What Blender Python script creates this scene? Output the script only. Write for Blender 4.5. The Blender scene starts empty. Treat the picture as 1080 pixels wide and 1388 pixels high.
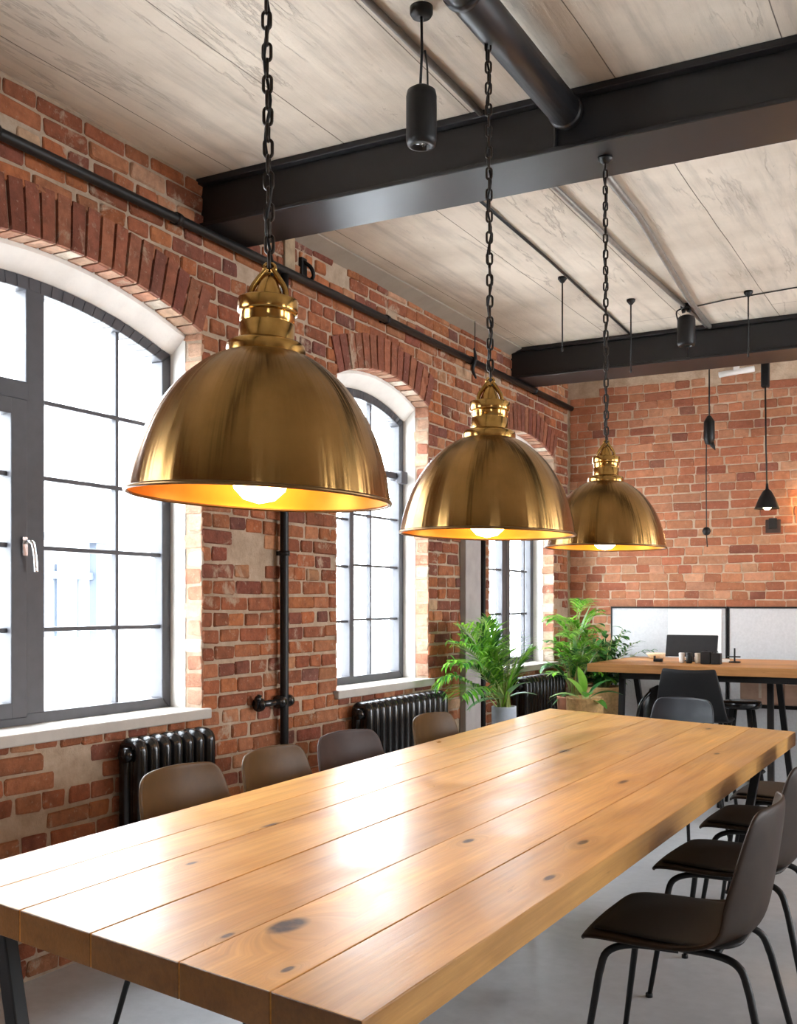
import bpy, bmesh, math, random
from mathutils import Vector, Matrix
random.seed(11)
PI = math.pi
scene = bpy.context.scene
COL = scene.collection

# ------------------------------------------------------------------ object helpers
def link(o, parent=None):
    COL.objects.link(o)
    if parent is not None: o.parent = parent
    return o

def tag(o, label=None, cat=None, group=None, kind=None):
    if label: o['label'] = label
    if cat: o['category'] = cat
    if group: o['group'] = group
    if kind: o['kind'] = kind
    return o

def thing(name, label, cat, loc=(0,0,0), rotz=0.0, group=None):
    o = bpy.data.objects.new(name, None)
    o.empty_display_size = .1
    o.location = loc; o.rotation_euler = (0,0,rotz)
    link(o); tag(o, label, cat, group)
    return o

class MB:
    """collects geometry for ONE mesh object"""
    def __init__(s):
        s.v=[]; s.f=[]; s.t=[]; s.sm=[]
    def add(s, vs, fs, tint=(1,1,1), smooth=False):
        n=len(s.v); s.v += [tuple(p) for p in vs]
        for f in fs:
            s.f.append([i+n for i in f]); s.t.append(tint); s.sm.append(smooth)
    def box(s, x0,x1,y0,y1,z0,z1, tint=(1,1,1)):
        vs=[(x0,y0,z0),(x1,y0,z0),(x1,y1,z0),(x0,y1,z0),(x0,y0,z1),(x1,y0,z1),(x1,y1,z1),(x0,y1,z1)]
        s.add(vs,[(0,3,2,1),(4,5,6,7),(0,1,5,4),(1,2,6,5),(2,3,7,6),(3,0,4,7)],tint)
    def prism(s, poly0, poly1, tint=(1,1,1)):
        n=len(poly0); fs=[tuple(range(n))[::-1], tuple(range(n,2*n))]
        for i in range(n):
            j=(i+1)%n; fs.append((i,j,n+j,n+i))
        s.add(list(poly0)+list(poly1),fs,tint)
    def tube(s, pts, r, seg=10, closed=False, cap=True, tint=(1,1,1), squash=None):
        pts=[Vector(p) for p in pts]; n=len(pts)
        rs = r if isinstance(r,(list,tuple)) else [r]*n
        prev=None; vs=[]; 
        for i,p in enumerate(pts):
            if closed: t=(pts[(i+1)%n]-pts[i-1])
            else: t=(pts[min(i+1,n-1)]-pts[max(i-1,0)])
            if t.length<1e-9: t=Vector((0,0,1))
            t.normalize()
            if prev is None:
                a=Vector((0,1,0)) if abs(t.y)<.9 else Vector((1,0,0))
                u=(a-t*a.dot(t)).normalized()
            else:
                u=(prev-t*prev.dot(t)).normalized()
            prev=u; w=t.cross(u)
            for k in range(seg):
                an=2*PI*k/seg
                q=u*math.cos(an)*rs[i]*(squash or 1)+w*math.sin(an)*rs[i]
                vs.append(p+q)
        fs=[]; m=n if closed else n-1
        for i in range(m):
            for k in range(seg):
                a=i*seg+k; b=i*seg+(k+1)%seg; j=(i+1)%n
                fs.append((a,b,j*seg+(k+1)%seg,j*seg+k))
        if cap and not closed:
            fs.append(tuple(range(seg))[::-1]); fs.append(tuple((n-1)*seg+k for k in range(seg)))
        s.add(vs,fs,tint,True)
    def lathe(s, prof, c=(0,0,0), seg=48, tint=(1,1,1), smooth=True):
        vs=[]; fs=[]; n=len(prof)
        for r,z in prof:
            for k in range(seg):
                a=2*PI*k/seg; vs.append((c[0]+max(r,1e-4)*math.cos(a),c[1]+max(r,1e-4)*math.sin(a),c[2]+z))
        for i in range(n-1):
            for k in range(seg):
                k2=(k+1)%seg
                fs.append((i*seg+k,i*seg+k2,(i+1)*seg+k2,(i+1)*seg+k))
        s.add(vs,fs,tint,smooth)
    def sphere(s,c,r,seg=16,sc=(1,1,1),tint=(1,1,1)):
        prof=[(r*math.sin(PI*i/seg)*1.0,-r*math.cos(PI*i/seg)*sc[2]) for i in range(seg+1)]
        s.lathe(prof,c,seg*2,tint)
    def build(s, name, mat, parent=None, bevel=0, fix=True, sub=0, solid=0, bseg=2):
        me=bpy.data.meshes.new(name)
        me.from_pydata(s.v,[],s.f)
        me.polygons.foreach_set('use_smooth',s.sm)
        at=me.attributes.new('tint','FLOAT_COLOR','FACE') if False else me.attributes.new('tint','FLOAT_COLOR','CORNER')
        data=[]
        for p,t in zip(me.polygons,s.t): data += [t[0],t[1],t[2],1.0]*p.loop_total
        at.data.foreach_set('color',data)
        me.update()
        if fix:
            bm=bmesh.new(); bm.from_mesh(me)
            if name=='tabletop': bmesh.ops.remove_doubles(bm,verts=bm.verts,dist=1e-5)
            bmesh.ops.recalc_face_normals(bm,faces=bm.faces); bm.to_mesh(me); bm.free()
        me.materials.append(mat)
        o=bpy.data.objects.new(name,me); link(o,parent)
        if solid:
            m=o.modifiers.new('solid','SOLIDIFY'); m.thickness=solid; m.offset=0
        if bevel:
            m=o.modifiers.new('bevel','BEVEL'); m.width=bevel; m.segments=bseg; m.limit_method='ANGLE'; m.angle_limit=math.radians(35)
        if sub:
            m=o.modifiers.new('sub','SUBSURF'); m.levels=sub; m.render_levels=sub
        return o

def curve_pts(ctrl, n=8):
    """Catmull-Rom through control points"""
    P=[Vector(c) for c in ctrl]; P=[P[0]*2-P[1]]+P+[P[-1]*2-P[-2]]
    out=[]
    for i in range(1,len(P)-2):
        for k in range(n):
            t=k/n; a,b,c,d=P[i-1],P[i],P[i+1],P[i+2]
            out.append(.5*((2*b)+(c-a)*t+(2*a-5*b+4*c-d)*t*t+(3*b-a-3*c+d)*t**3))
    out.append(P[-2]); return out

def copy_tree(o, parent=None):
    c=o.copy(); COL.objects.link(c)
    if parent is not None: c.parent=parent
    for ch in list(o.children): copy_tree(ch,c)
    return c

# ------------------------------------------------------------------ materials
def new_mat(name):
    m=bpy.data.materials.new(name); m.use_nodes=True
    nt=m.node_tree; return m,nt,nt.nodes['Principled BSDF']
def N(nt,t,**kw):
    n=nt.nodes.new(t)
    for k,v in kw.items(): setattr(n,k,v)
    return n
def setin(n,**kw):
    for k,v in kw.items(): n.inputs[k.replace('_',' ')].default_value=v
def ramp(nt,stops):
    r=N(nt,'ShaderNodeValToRGB'); e=r.color_ramp.elements
    while len(e)<len(stops): e.new(.5)
    for x,(p,c) in zip(e,stops):
        x.position=p; x.color=(c[0],c[1],c[2],1) if isinstance(c,(tuple,list)) else (c,c,c,1)
    return r
def noise(nt,vec,scale,detail=4,rough=.55,dist=0):
    n=N(nt,'ShaderNodeTexNoise'); n.inputs['Scale'].default_value=scale; n.inputs['Detail'].default_value=detail
    n.inputs['Roughness'].default_value=rough; n.inputs['Distortion'].default_value=dist
    if vec is not None: nt.links.new(vec,n.inputs['Vector'])
    return n
def mix(nt,fac,a,b,mode='MIX'):
    m=N(nt,'ShaderNodeMix',data_type='RGBA',blend_type=mode)
    for s,v in ((m.inputs[0],fac),(m.inputs[6],a),(m.inputs[7],b)):
        if hasattr(v,'is_linked'): nt.links.new(v,s)
        elif isinstance(v,(int,float)): s.default_value=v
        else: s.default_value=(v[0],v[1],v[2],1)
    return m.outputs[2]
def math_(nt,op,a,b=None,clamp=False):
    m=N(nt,'ShaderNodeMath',operation=op); m.use_clamp=clamp
    for i,v in enumerate((a,b)):
        if v is None: continue
        if hasattr(v,'is_linked'): nt.links.new(v,m.inputs[i])
        else: m.inputs[i].default_value=v
    return m.outputs[0]
def objco(nt,scale=(1,1,1)):
    tc=N(nt,'ShaderNodeTexCoord'); mp=N(nt,'ShaderNodeMapping'); mp.inputs['Scale'].default_value=scale
    nt.links.new(tc.outputs['Object'],mp.inputs['Vector']); return mp.outputs['Vector']
def bump(nt,bs,h,strength=.3,dist=.01):
    b=N(nt,'ShaderNodeBump'); b.inputs['Strength'].default_value=strength; b.inputs['Distance'].default_value=dist
    nt.links.new(h,b.inputs['Height']); nt.links.new(b.outputs[0],bs.inputs['Normal'])

def simple(name,col,rough=.5,metal=0,var=.12,scale=30,spec=.5,bmp=0.0):
    m,nt,bs=new_mat(name)
    v=objco(nt); n=noise(nt,v,scale)
    lo=[c*(1-var) for c in col]; hi=[min(1,c*(1+var)) for c in col]
    r=ramp(nt,[(.3,lo),(.7,hi)]); nt.links.new(n.outputs[0],r.inputs[0]); nt.links.new(r.outputs[0],bs.inputs['Base Color'])
    setin(bs,Roughness=rough,Metallic=metal); bs.inputs['Specular IOR Level'].default_value=spec
    if bmp: bump(nt,bs,n.outputs[0],bmp,.004)
    return m
def tinted(name,rough=.6,var=.2,scale=25,mort=None,bmp=.4,spec=.3,trans=0,mortlev=.62):
    """base colour comes from the piece's own tint attribute"""
    m,nt,bs=new_mat(name)
    a=N(nt,'ShaderNodeAttribute',attribute_name='tint'); v=objco(nt)
    n=noise(nt,v,scale,5,.65); r=ramp(nt,[(.25,1-var*1.6),(.75,1+var*.6)]); nt.links.new(n.outputs[0],r.inputs[0])
    c=mix(nt,1.0,a.outputs['Color'],r.outputs[0],'MULTIPLY')
    if mort:
        n2=noise(nt,v,5.5,8,.68,.4); r2=ramp(nt,[(mortlev-.03,0),(mortlev+.05,.85)]); nt.links.new(n2.outputs[0],r2.inputs[0])
        c=mix(nt,r2.outputs[0],c,mort)
        n3=noise(nt,v,60,3,.6); r3=ramp(nt,[(.62,0),(.72,.45)]); nt.links.new(n3.outputs[0],r3.inputs[0])
        c=mix(nt,r3.outputs[0],c,mort)
    nt.links.new(c,bs.inputs['Base Color']); setin(bs,Roughness=rough); bs.inputs['Specular IOR Level'].default_value=spec
    if bmp:
        n4=noise(nt,v,45,6,.7); bump(nt,bs,n4.outputs[0],bmp,.02)
    if trans:
        tr=N(nt,'ShaderNodeBsdfTranslucent'); nt.links.new(c,tr.inputs['Color'])
        ms=N(nt,'ShaderNodeMixShader'); ms.inputs[0].default_value=trans
        out=nt.nodes['Material Output']
        nt.links.new(bs.outputs[0],ms.inputs[1]); nt.links.new(tr.outputs[0],ms.inputs[2]); nt.links.new(ms.outputs[0],out.inputs['Surface'])
    return m

MORTAR=(.40,.30,.215)
M={}
M['brick']=tinted('fired_brick',.85,.28,22,MORTAR,.6,.25)
M['brick_back']=tinted('fired_brick_clean',.85,.2,22,MORTAR,.45,.25,mortlev=.68)
def mat_mortar(name='lime_mortar',k=1.0):
    m,nt,bs=new_mat(name); v=objco(nt)
    n=noise(nt,v,9,8,.7); r=ramp(nt,[(p_,[c_*k for c_ in q_]) for p_,q_ in ((.3,(.27,.19,.125)),(.55,MORTAR),(.75,(.48,.38,.29)))]); nt.links.new(n.outputs[0],r.inputs[0])
    nt.links.new(r.outputs[0],bs.inputs['Base Color']); setin(bs,Roughness=.95)
    n2=noise(nt,v,70,5,.7); bump(nt,bs,n2.outputs[0],.7,.01); return m
M['mortar']=mat_mortar()
def mat_plaster(name,col):
    m,nt,bs=new_mat(name); v=objco(nt); n=noise(nt,v,6,7,.6)
    r=ramp(nt,[(.3,[c*.85 for c in col]),(.6,col)]); nt.links.new(n.outputs[0],r.inputs[0]); nt.links.new(r.outputs[0],bs.inputs['Base Color'])
    setin(bs,Roughness=.85); n2=noise(nt,v,40,5); bump(nt,bs,n2.outputs[0],.2,.006); return m
M['plaster']=mat_plaster('white_plaster',(.78,.75,.70))
M['roomwall']=mat_plaster('room_plaster',(.44,.29,.19))
def mat_ceiling():
    m,nt,bs=new_mat('board_marked_concrete'); tc=N(nt,'ShaderNodeTexCoord')
    # boards run along y: swap axes for the brick node
    sx=N(nt,'ShaderNodeSeparateXYZ'); nt.links.new(tc.outputs['Object'],sx.inputs[0])
    cb=N(nt,'ShaderNodeCombineXYZ'); nt.links.new(sx.outputs[1],cb.inputs[0]); nt.links.new(sx.outputs[0],cb.inputs[1])
    wob=noise(nt,tc.outputs['Object'],1.2,3); 
    add=N(nt,'ShaderNodeVectorMath',operation='MULTIPLY_ADD'); nt.links.new(wob.outputs['Color'],add.inputs[0]); add.inputs[1].default_value=(.02,.02,0); nt.links.new(cb.outputs[0],add.inputs[2])
    b=N(nt,'ShaderNodeTexBrick'); nt.links.new(add.outputs[0],b.inputs['Vector'])
    b.offset=.37; b.squash=1
    setin(b,Scale=1.0); b.inputs['Mortar Size'].default_value=.0024; b.inputs['Mortar Smooth'].default_value=.3
    b.inputs['Brick Width'].default_value=11.0; b.inputs['Row Height'].default_value=.56
    b.inputs['Color1'].default_value=(.58,.515,.44,1); b.inputs['Color2'].default_value=(.66,.595,.515,1); b.inputs['Mortar'].default_value=(.17,.145,.12,1)
    # streaks along y
    mp=N(nt,'ShaderNodeMapping'); mp.inputs['Scale'].default_value=(9,.7,1); nt.links.new(tc.outputs['Object'],mp.inputs[0])
    s=noise(nt,mp.outputs[0],1.6,8,.62); rs=ramp(nt,[(.30,.72),(.48,.98),(.7,1.05)]); nt.links.new(s.outputs[0],rs.inputs[0])
    c=mix(nt,1,b.outputs['Color'],rs.outputs[0],'MULTIPLY')
    s2=noise(nt,tc.outputs['Object'],1.1,6,.6); r2=ramp(nt,[(.3,(.72,.68,.63)),(.60,(1.04,1.03,1.0))]); nt.links.new(s2.outputs[0],r2.inputs[0])
    c=mix(nt,1,c,r2.outputs[0],'MULTIPLY')
    # chipped, pitted lines
    mp2=N(nt,'ShaderNodeMapping'); mp2.inputs['Scale'].default_value=(3.2,.9,1); nt.links.new(tc.outputs['Object'],mp2.inputs[0])
    ch=noise(nt,mp2.outputs[0],4.2,10,.72,.6); rc=ramp(nt,[(.63,0),(.70,.5)]); nt.links.new(ch.outputs[0],rc.inputs[0])
    c=mix(nt,rc.outputs[0],c,(.33,.29,.24))
    mp3=N(nt,'ShaderNodeMapping'); mp3.inputs['Scale'].default_value=(3.4,.42,1); nt.links.new(tc.outputs['Object'],mp3.inputs[0])
    vn=noise(nt,mp3.outputs[0],1.3,9,.60,.25); va=math_(nt,'ABSOLUTE',math_(nt,'SUBTRACT',vn.outputs[0],.5)); rv=ramp(nt,[(.003,1),(.010,0)]); nt.links.new(va,rv.inputs[0])
    mk=noise(nt,tc.outputs['Object'],1.7,3); rk=ramp(nt,[(.50,0),(.64,.45)]); nt.links.new(mk.outputs[0],rk.inputs[0])
    vein=math_(nt,'MULTIPLY',rv.outputs[0],rk.outputs[0]); c=mix(nt,vein,c,(.27,.23,.185))
    gp=noise(nt,mp3.outputs[0],2.6,7,.65); rg=ramp(nt,[(.56,0),(.68,.35)]); nt.links.new(gp.outputs[0],rg.inputs[0]); c=mix(nt,rg.outputs[0],c,(.40,.37,.33))
    nt.links.new(c,bs.inputs['Base Color']); setin(bs,Roughness=.85)
    h=math_(nt,'SUBTRACT',s.outputs[0],math_(nt,'MAXIMUM',rc.outputs[0],vein)); h=math_(nt,'SUBTRACT',h,b.outputs['Fac'])
    bump(nt,bs,h,.5,.015); return m
M['ceiling']=mat_ceiling()
def mat_floor():
    m,nt,bs=new_mat('polished_concrete'); v=objco(nt)
    n=noise(nt,v,1.3,8,.6,.3); r=ramp(nt,[(.3,(.38,.385,.395)),(.7,(.50,.505,.515))]); nt.links.new(n.outputs[0],r.inputs[0])
    n2=noise(nt,v,18,6,.65); r2=ramp(nt,[(.3,.9),(.7,1.06)]); nt.links.new(n2.outputs[0],r2.inputs[0])
    nt.links.new(mix(nt,1,r.outputs[0],r2.outputs[0],'MULTIPLY'),bs.inputs['Base Color'])
    rr=ramp(nt,[(.3,.30),(.7,.42)]); nt.links.new(n.outputs[0],rr.inputs[0]); nt.links.new(rr.outputs[0],bs.inputs['Roughness'])
    bump(nt,bs,n2.outputs[0],.04,.004); return m
M['floor']=mat_floor()
def mat_brass(name,col,rough,aniso=.0,var=.15):
    m,nt,bs=new_mat(name); v=objco(nt,(1,1,1))
    n=noise(nt,v,7,6,.6); r=ramp(nt,[(.3,[c*(1-var) for c in col]),(.7,[c*(1+var*.6) for c in col])]); nt.links.new(n.outputs[0],r.inputs[0])
    nt.links.new(r.outputs[0],bs.inputs['Base Color']); setin(bs,Metallic=1.0,Roughness=rough)
    if aniso:
        bs.inputs['Anisotropic'].default_value=aniso; bs.inputs['Anisotropic Rotation'].default_value=.25
        # spun metal: faint waviness that changes round the dome only
        tc=N(nt,'ShaderNodeTexCoord'); fl=N(nt,'ShaderNodeVectorMath',operation='MULTIPLY'); nt.links.new(tc.outputs['Object'],fl.inputs[0]); fl.inputs[1].default_value=(1,1,0)
        nz=N(nt,'ShaderNodeVectorMath',operation='NORMALIZE'); nt.links.new(fl.outputs[0],nz.inputs[0])
        nn=noise(nt,nz.outputs[0],4.5,3,.55); bump(nt,bs,nn.outputs[0],.085,.05)
        t=N(nt,'ShaderNodeTangent',direction_type='RADIAL',axis='Z'); nt.links.new(t.outputs[0],bs.inputs['Tangent'])
    return m
M['brass']=mat_brass('brushed_aged_brass',(.31,.175,.058),.24,.85,.25)
M['brass_polished']=mat_brass('polished_brass',(.46,.27,.08),.17)
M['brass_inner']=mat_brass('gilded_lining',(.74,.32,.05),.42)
M['black']=simple('black_painted_steel',(.007,.0065,.0065),.45,0,.2,40,.3)
M['black_gloss']=simple('black_gloss_enamel',(.006,.006,.0065),.20,0,.2,14,.5,.15)
M['beam']=simple('charcoal_beam_paint',(.008,.0075,.0085),.40,0,.2,12)
M['chain']=simple('dark_iron_chain',(.03,.022,.017),.35,.8,.3,60)
M['frame']=simple('charcoal_window_paint',(.050,.050,.058),.45,0,.1,20)
M['sill']=mat_plaster('stone_sill',(.42,.39,.35))
M['steel']=simple('satin_steel',(.7,.7,.72),.25,1,.05)
M['greypaint']=simple('grey_painted_post',(.34,.31,.30),.7,0,.12,8)
M['panel']=simple('pale_grey_felt_panel',(.56,.56,.57),.9,0,.06,60)
M['board']=simple('white_board',(.82,.82,.81),.6,0,.03,10)
M['shell_brown']=simple('olive_brown_moulded_shell',(.070,.037,.012),.45,.0,.12,20,.25)
M['shell_dark']=simple('dark_plum_brown_shell',(.040,.026,.024),.5,0,.12,20,.25)
M['shell_black']=simple('black_brown_shell',(.026,.0155,.010),.5,0,.15,20,.15)
M['shell_blue']=simple('blue_black_shell',(.010,.012,.017),.42,0,.1,20,.4)
M['pad']=simple('black_seat_pad',(.008,.0065,.006),.65,0,.3,90)
M['screen']=simple('dark_grey_screen_back',(.018,.016,.0165),.6,0,.1,30,.25)
M['cup']=simple('white_glazed_cup',(.78,.76,.72),.35,0,.04)
M['card']=simple('pinkish_cardboard',(.50,.33,.24),.8,0,.15,12)
M['pot_grey']=simple('blue_grey_planter',(.34,.38,.44),.6,0,.08)
M['pot_tan']=simple('tan_woven_planter',(.42,.25,.10),.8,0,.25,50,.4,.4)
M['pot_terra']=simple('terracotta_planter',(.28,.105,.05),.75,0,.15,20)
M['soil']=simple('potting_soil',(.03,.02,.014),.95,0,.4,60,.2,.6)
M['leaf']=tinted('leaf',.38,.2,14,None,0,.5,.42)
M['stalk']=simple('pale_green_stem',(.32,.38,.12),.5,0,.25,40)
M['edge_strip']=mat_plaster('brown_grey_strip',(.30,.255,.205))
M['facade']=mat_plaster('white_facade',(.80,.79,.78))
M['facade_trim']=simple('pale_blue_grey_facade_trim',(.045,.058,.08),.6,0,.08)
M['paving']=mat_plaster('pale_paving',(.70,.70,.70))
M['conduit']=simple('grey_conduit',(.20,.18,.16),.5,.3,.15)
M['plastic_white']=simple('white_plastic',(.75,.74,.72),.4,0,.03)
def mat_glass():
    m,nt,bs=new_mat('clear_window_glass'); setin(bs,Roughness=0.0); bs.inputs['Transmission Weight'].default_value=1; bs.inputs['IOR'].default_value=1.1
    bs.inputs['Base Color'].default_value=(.97,.985,1,1)
    # thin pane: straight transmission with a weak reflection
    tr=N(nt,'ShaderNodeBsdfTransparent'); tr.inputs[0].default_value=(.96,.975,.985,1)
    gl=N(nt,'ShaderNodeBsdfGlossy'); gl.inputs['Roughness'].default_value=.02
    fr=N(nt,'ShaderNodeFresnel'); fr.inputs[0].default_value=1.3
    ms=N(nt,'ShaderNodeMixShader'); geo=N(nt,'ShaderNodeNewGeometry'); nt.links.new(math_(nt,'MULTIPLY',fr.outputs[0],math_(nt,'SUBTRACT',1.0,geo.outputs['Backfacing'])),ms.inputs[0]); nt.links.new(tr.outputs[0],ms.inputs[1]); nt.links.new(gl.outputs[0],ms.inputs[2])
    nt.links.new(ms.outputs[0],nt.nodes['Material Output'].inputs['Surface']); nt.nodes.remove(bs); return m
M['glass']=mat_glass()
def mat_emit(name,col,st):
    m,nt,bs=new_mat(name); bs.inputs['Base Color'].default_value=(*col,1); bs.inputs['Emission Color'].default_value=(*col,1); bs.inputs['Emission Strength'].default_value=st; return m
BULB_ST=30
M['bulb']=mat_emit('warm_bulb',(1.0,.62,.26),BULB_ST)
M['bulb_small']=mat_emit('small_warm_bulb',(1.0,.66,.30),60)
M['sconce']=mat_emit('warm_sconce_glass',(1.0,.60,.24),40)
M['lens']=simple('spot_lens_glass',(.05,.05,.05),.1)

TABLE=dict(nr=(-.781,1.328),nl=(-2.023,1.563),fl=(-2.193,5.88),fr=(-.764,5.341))
KNOTS=[(-1.136,1.659,.030,.055,1),(-1.497,4.187,.018,.06,.9),(-1.141,2.474,.012,.03,.9),(-.88,2.597,.012,.035,.9),(-.83,2.225,.010,.03,.9),
       (-1.153,5.267,.014,.035,.7),(-1.20,1.56,.008,.02,.8),(-1.608,1.955,.008,.02,.8),(-1.70,2.40,.01,.05,.6),(-1.06,3.55,.014,.05,.6),(-1.9,3.4,.012,.05,.6),(-1.0,1.46,.008,.018,.9),(-.93,4.4,.012,.03,.7)]
def mat_wood(name,base,knots,alongx=False,rough=.33):
    m,nt,bs=new_mat(name); tc=N(nt,'ShaderNodeTexCoord'); a=N(nt,'ShaderNodeAttribute',attribute_name='tint')
    P=tc.outputs['Object']
    sep=N(nt,'ShaderNodeSeparateColor'); nt.links.new(a.outputs['Color'],sep.inputs[0])
    mask=None; halo=None
    for kx,ky,rx,ry,st in knots:
        s=N(nt,'ShaderNodeVectorMath',operation='SUBTRACT'); nt.links.new(P,s.inputs[0]); s.inputs[1].default_value=(kx,ky,.75)
        d=N(nt,'ShaderNodeVectorMath',operation='MULTIPLY'); nt.links.new(s.outputs[0],d.inputs[0]); d.inputs[1].default_value=(1/rx,1/ry,0)
        l=N(nt,'ShaderNodeVectorMath',operation='LENGTH'); nt.links.new(d.outputs[0],l.inputs[0])
        k=math_(nt,'MULTIPLY',math_(nt,'SUBTRACT',1.15,l.outputs['Value'],True),2.2*st,True)
        h=math_(nt,'MULTIPLY',math_(nt,'SUBTRACT',1.0,math_(nt,'DIVIDE',l.outputs['Value'],3.4),True),st)
        mask=k if mask is None else math_(nt,'MAXIMUM',mask,k)
        halo=h if halo is None else math_(nt,'MAXIMUM',halo,h)
    off=N(nt,'ShaderNodeCombineXYZ')
    for i in range(3): nt.links.new(math_(nt,'MULTIPLY',sep.outputs[0],[7.3,31.1,5.7][i]),off.inputs[i])
    ad=N(nt,'ShaderNodeVectorMath',operation='ADD'); nt.links.new(P,ad.inputs[0]); nt.links.new(off.outputs[0],ad.inputs[1])
    vec=ad.outputs[0]
    if halo is not None:
        hv=N(nt,'ShaderNodeCombineXYZ'); nt.links.new(math_(nt,'MULTIPLY',halo,.12),hv.inputs[0])
        a2=N(nt,'ShaderNodeVectorMath',operation='ADD'); nt.links.new(vec,a2.inputs[0]); nt.links.new(hv.outputs[0],a2.inputs[1]); vec=a2.outputs[0]
    def mapped(sc):
        mp=N(nt,'ShaderNodeMapping'); mp.inputs['Scale'].default_value=(sc[1],sc[0],sc[2]) if alongx else sc
        nt.links.new(vec,mp.inputs[0]); return mp.outputs[0]
    g1=noise(nt,mapped((6,.5,6)),1.6,6,.6,1.2); g2=noise(nt,mapped((70,1.6,70)),1.4,5,.6); g3=noise(nt,mapped((2.2,1.2,2.2)),1.5,5,.6,.5)
    fine=noise(nt,mapped((160,7,160)),1.0,4,.6)
    r1=ramp(nt,[(.28,[c*f for c,f in zip(base,(.72,.64,.56))]),(.5,base),(.72,[c*f for c,f in zip(base,(1.2,1.22,1.26))])]); nt.links.new(g1.outputs[0],r1.inputs[0])
    r2=ramp(nt,[(.35,.86),(.6,1.04)]); nt.links.new(g2.outputs[0],r2.inputs[0])
    c=mix(nt,1,r1.outputs[0],r2.outputs[0],'MULTIPLY')
    r3=ramp(nt,[(.3,(.78,.72,.66)),(.65,(1.12,1.1,1.06))]); nt.links.new(g3.outputs[0],r3.inputs[0])
    c=mix(nt,1,c,r3.outputs[0],'MULTIPLY')
    pv=math_(nt,'ADD',math_(nt,'MULTIPLY',sep.outputs[1],.36),.80)
    cc=N(nt,'ShaderNodeCombineColor')
    for i in range(3): nt.links.new(pv,cc.inputs[i])
    c=mix(nt,1,c,cc.outputs[0],'MULTIPLY')
    if halo is not None:
        nk=noise(nt,P,40,4); kk=math_(nt,'MULTIPLY',mask,math_(nt,'ADD',nk.outputs[0],.45),True)
        c=mix(nt,math_(nt,'MULTIPLY',halo,.45),c,[b*.45 for b in base]); c=mix(nt,kk,c,(.035,.016,.008))
    crk=noise(nt,mapped((26,2.2,26)),1.7,6,.7,.8); rk=ramp(nt,[(.66,0),(.71,.6)]); nt.links.new(crk.outputs[0],rk.inputs[0])
    c=mix(nt,rk.outputs[0],c,[b*.33 for b in base])
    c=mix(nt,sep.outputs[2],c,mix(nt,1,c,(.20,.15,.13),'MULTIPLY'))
    nt.links.new(c,bs.inputs['Base Color'])
    rr=ramp(nt,[(.3,rough-.06),(.7,rough+.10)]); nt.links.new(g3.outputs[0],rr.inputs[0]); nt.links.new(rr.outputs[0],bs.inputs['Roughness'])
    bs.inputs['Specular IOR Level'].default_value=.22
    h=math_(nt,'ADD',math_(nt,'MULTIPLY',g2.outputs[0],.6),math_(nt,'MULTIPLY',fine.outputs[0],.4))
    h=math_(nt,'ADD',h,math_(nt,'MULTIPLY',g3.outputs[0],1.5))
    bump(nt,bs,h,.13,.006); return m
M['wood']=mat_wood('oak_planks',(.48,.26,.082),KNOTS)
M['wood_back']=mat_wood('oak_counter',(.48,.235,.085),[(-1.9,7.3,.02,.02,.8)],True,.45)

# ------------------------------------------------------------------ room shell
XL,YB,CZ=-3.0,8.46,3.21
XR,YR=4.2,-3.0
def arch_z(op,a):
    c,hw,z0,zs,rise=op
    if rise<=0: return zs
    R=(hw*hw+rise*rise)/(2*rise); zc=zs+rise-R
    d=min(abs(a-c),hw); return zc+math.sqrt(R*R-d*d)
def wall_mesh(mp,a0,a1,ops,z0,z1,depth=.25,rev=True):
    """mp(a,z,d)->xyz; d is depth behind the room face"""
    mb=MB(); br={a0,a1}
    for op in ops:
        c,hw,_,_,rise=op; n=24 if rise>0 else 1
        for i in range(n+1): br.add(round(c-hw+2*hw*i/n,5))
    br=sorted(br)
    def quad(p): mb.add([mp(*q) for q in p],[(0,1,2,3)])
    for b0,b1 in zip(br,br[1:]):
        mid=(b0+b1)/2; op=next((o for o in ops if o[0]-o[1]<mid<o[0]+o[1]),None)
        for d in (0,depth):
            if op is None: quad([(b0,z0,d),(b1,z0,d),(b1,z1,d),(b0,z1,d)])
            else:
                quad([(b0,z0,d),(b1,z0,d),(b1,op[2],d),(b0,op[2],d)])
                quad([(b0,arch_z(op,b0),d),(b1,arch_z(op,b1),d),(b1,z1,d),(b0,z1,d)])
        if op is not None:
            quad([(b0,arch_z(op,b0),0),(b1,arch_z(op,b1),0),(b1,arch_z(op,b1),depth),(b0,arch_z(op,b0),depth)])
            quad([(b0,op[2],0),(b1,op[2],0),(b1,op[2],depth),(b0,op[2],depth)])
    for op in ops:
        for s in (-1,1):
            a=op[0]+s*op[1]; quad([(a,op[2],0),(a,op[3],0),(a,op[3],depth),(a,op[2],depth)])
    quad([(a0,z1,0),(a1,z1,0),(a1,z1,depth),(a0,z1,depth)]); quad([(a0,z0,0),(a0,z1,0),(a0,z1,depth),(a0,z0,depth)]); quad([(a1,z0,0),(a1,z1,0),(a1,z1,depth),(a1,z0,depth)])
    return mb
def struct(o): o['kind']='structure'; return o

mb=MB(); mb.box(XL-.4,XR+.4,YR-.4,YB+.4,-.15,0); struct(mb.build('floor',M['floor']))
mb=MB(); mb.box(XL-.4,XR+.4,YR-.4,YB+.4,CZ,CZ+.2); struct(mb.build('ceiling',M['ceiling']))

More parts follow.
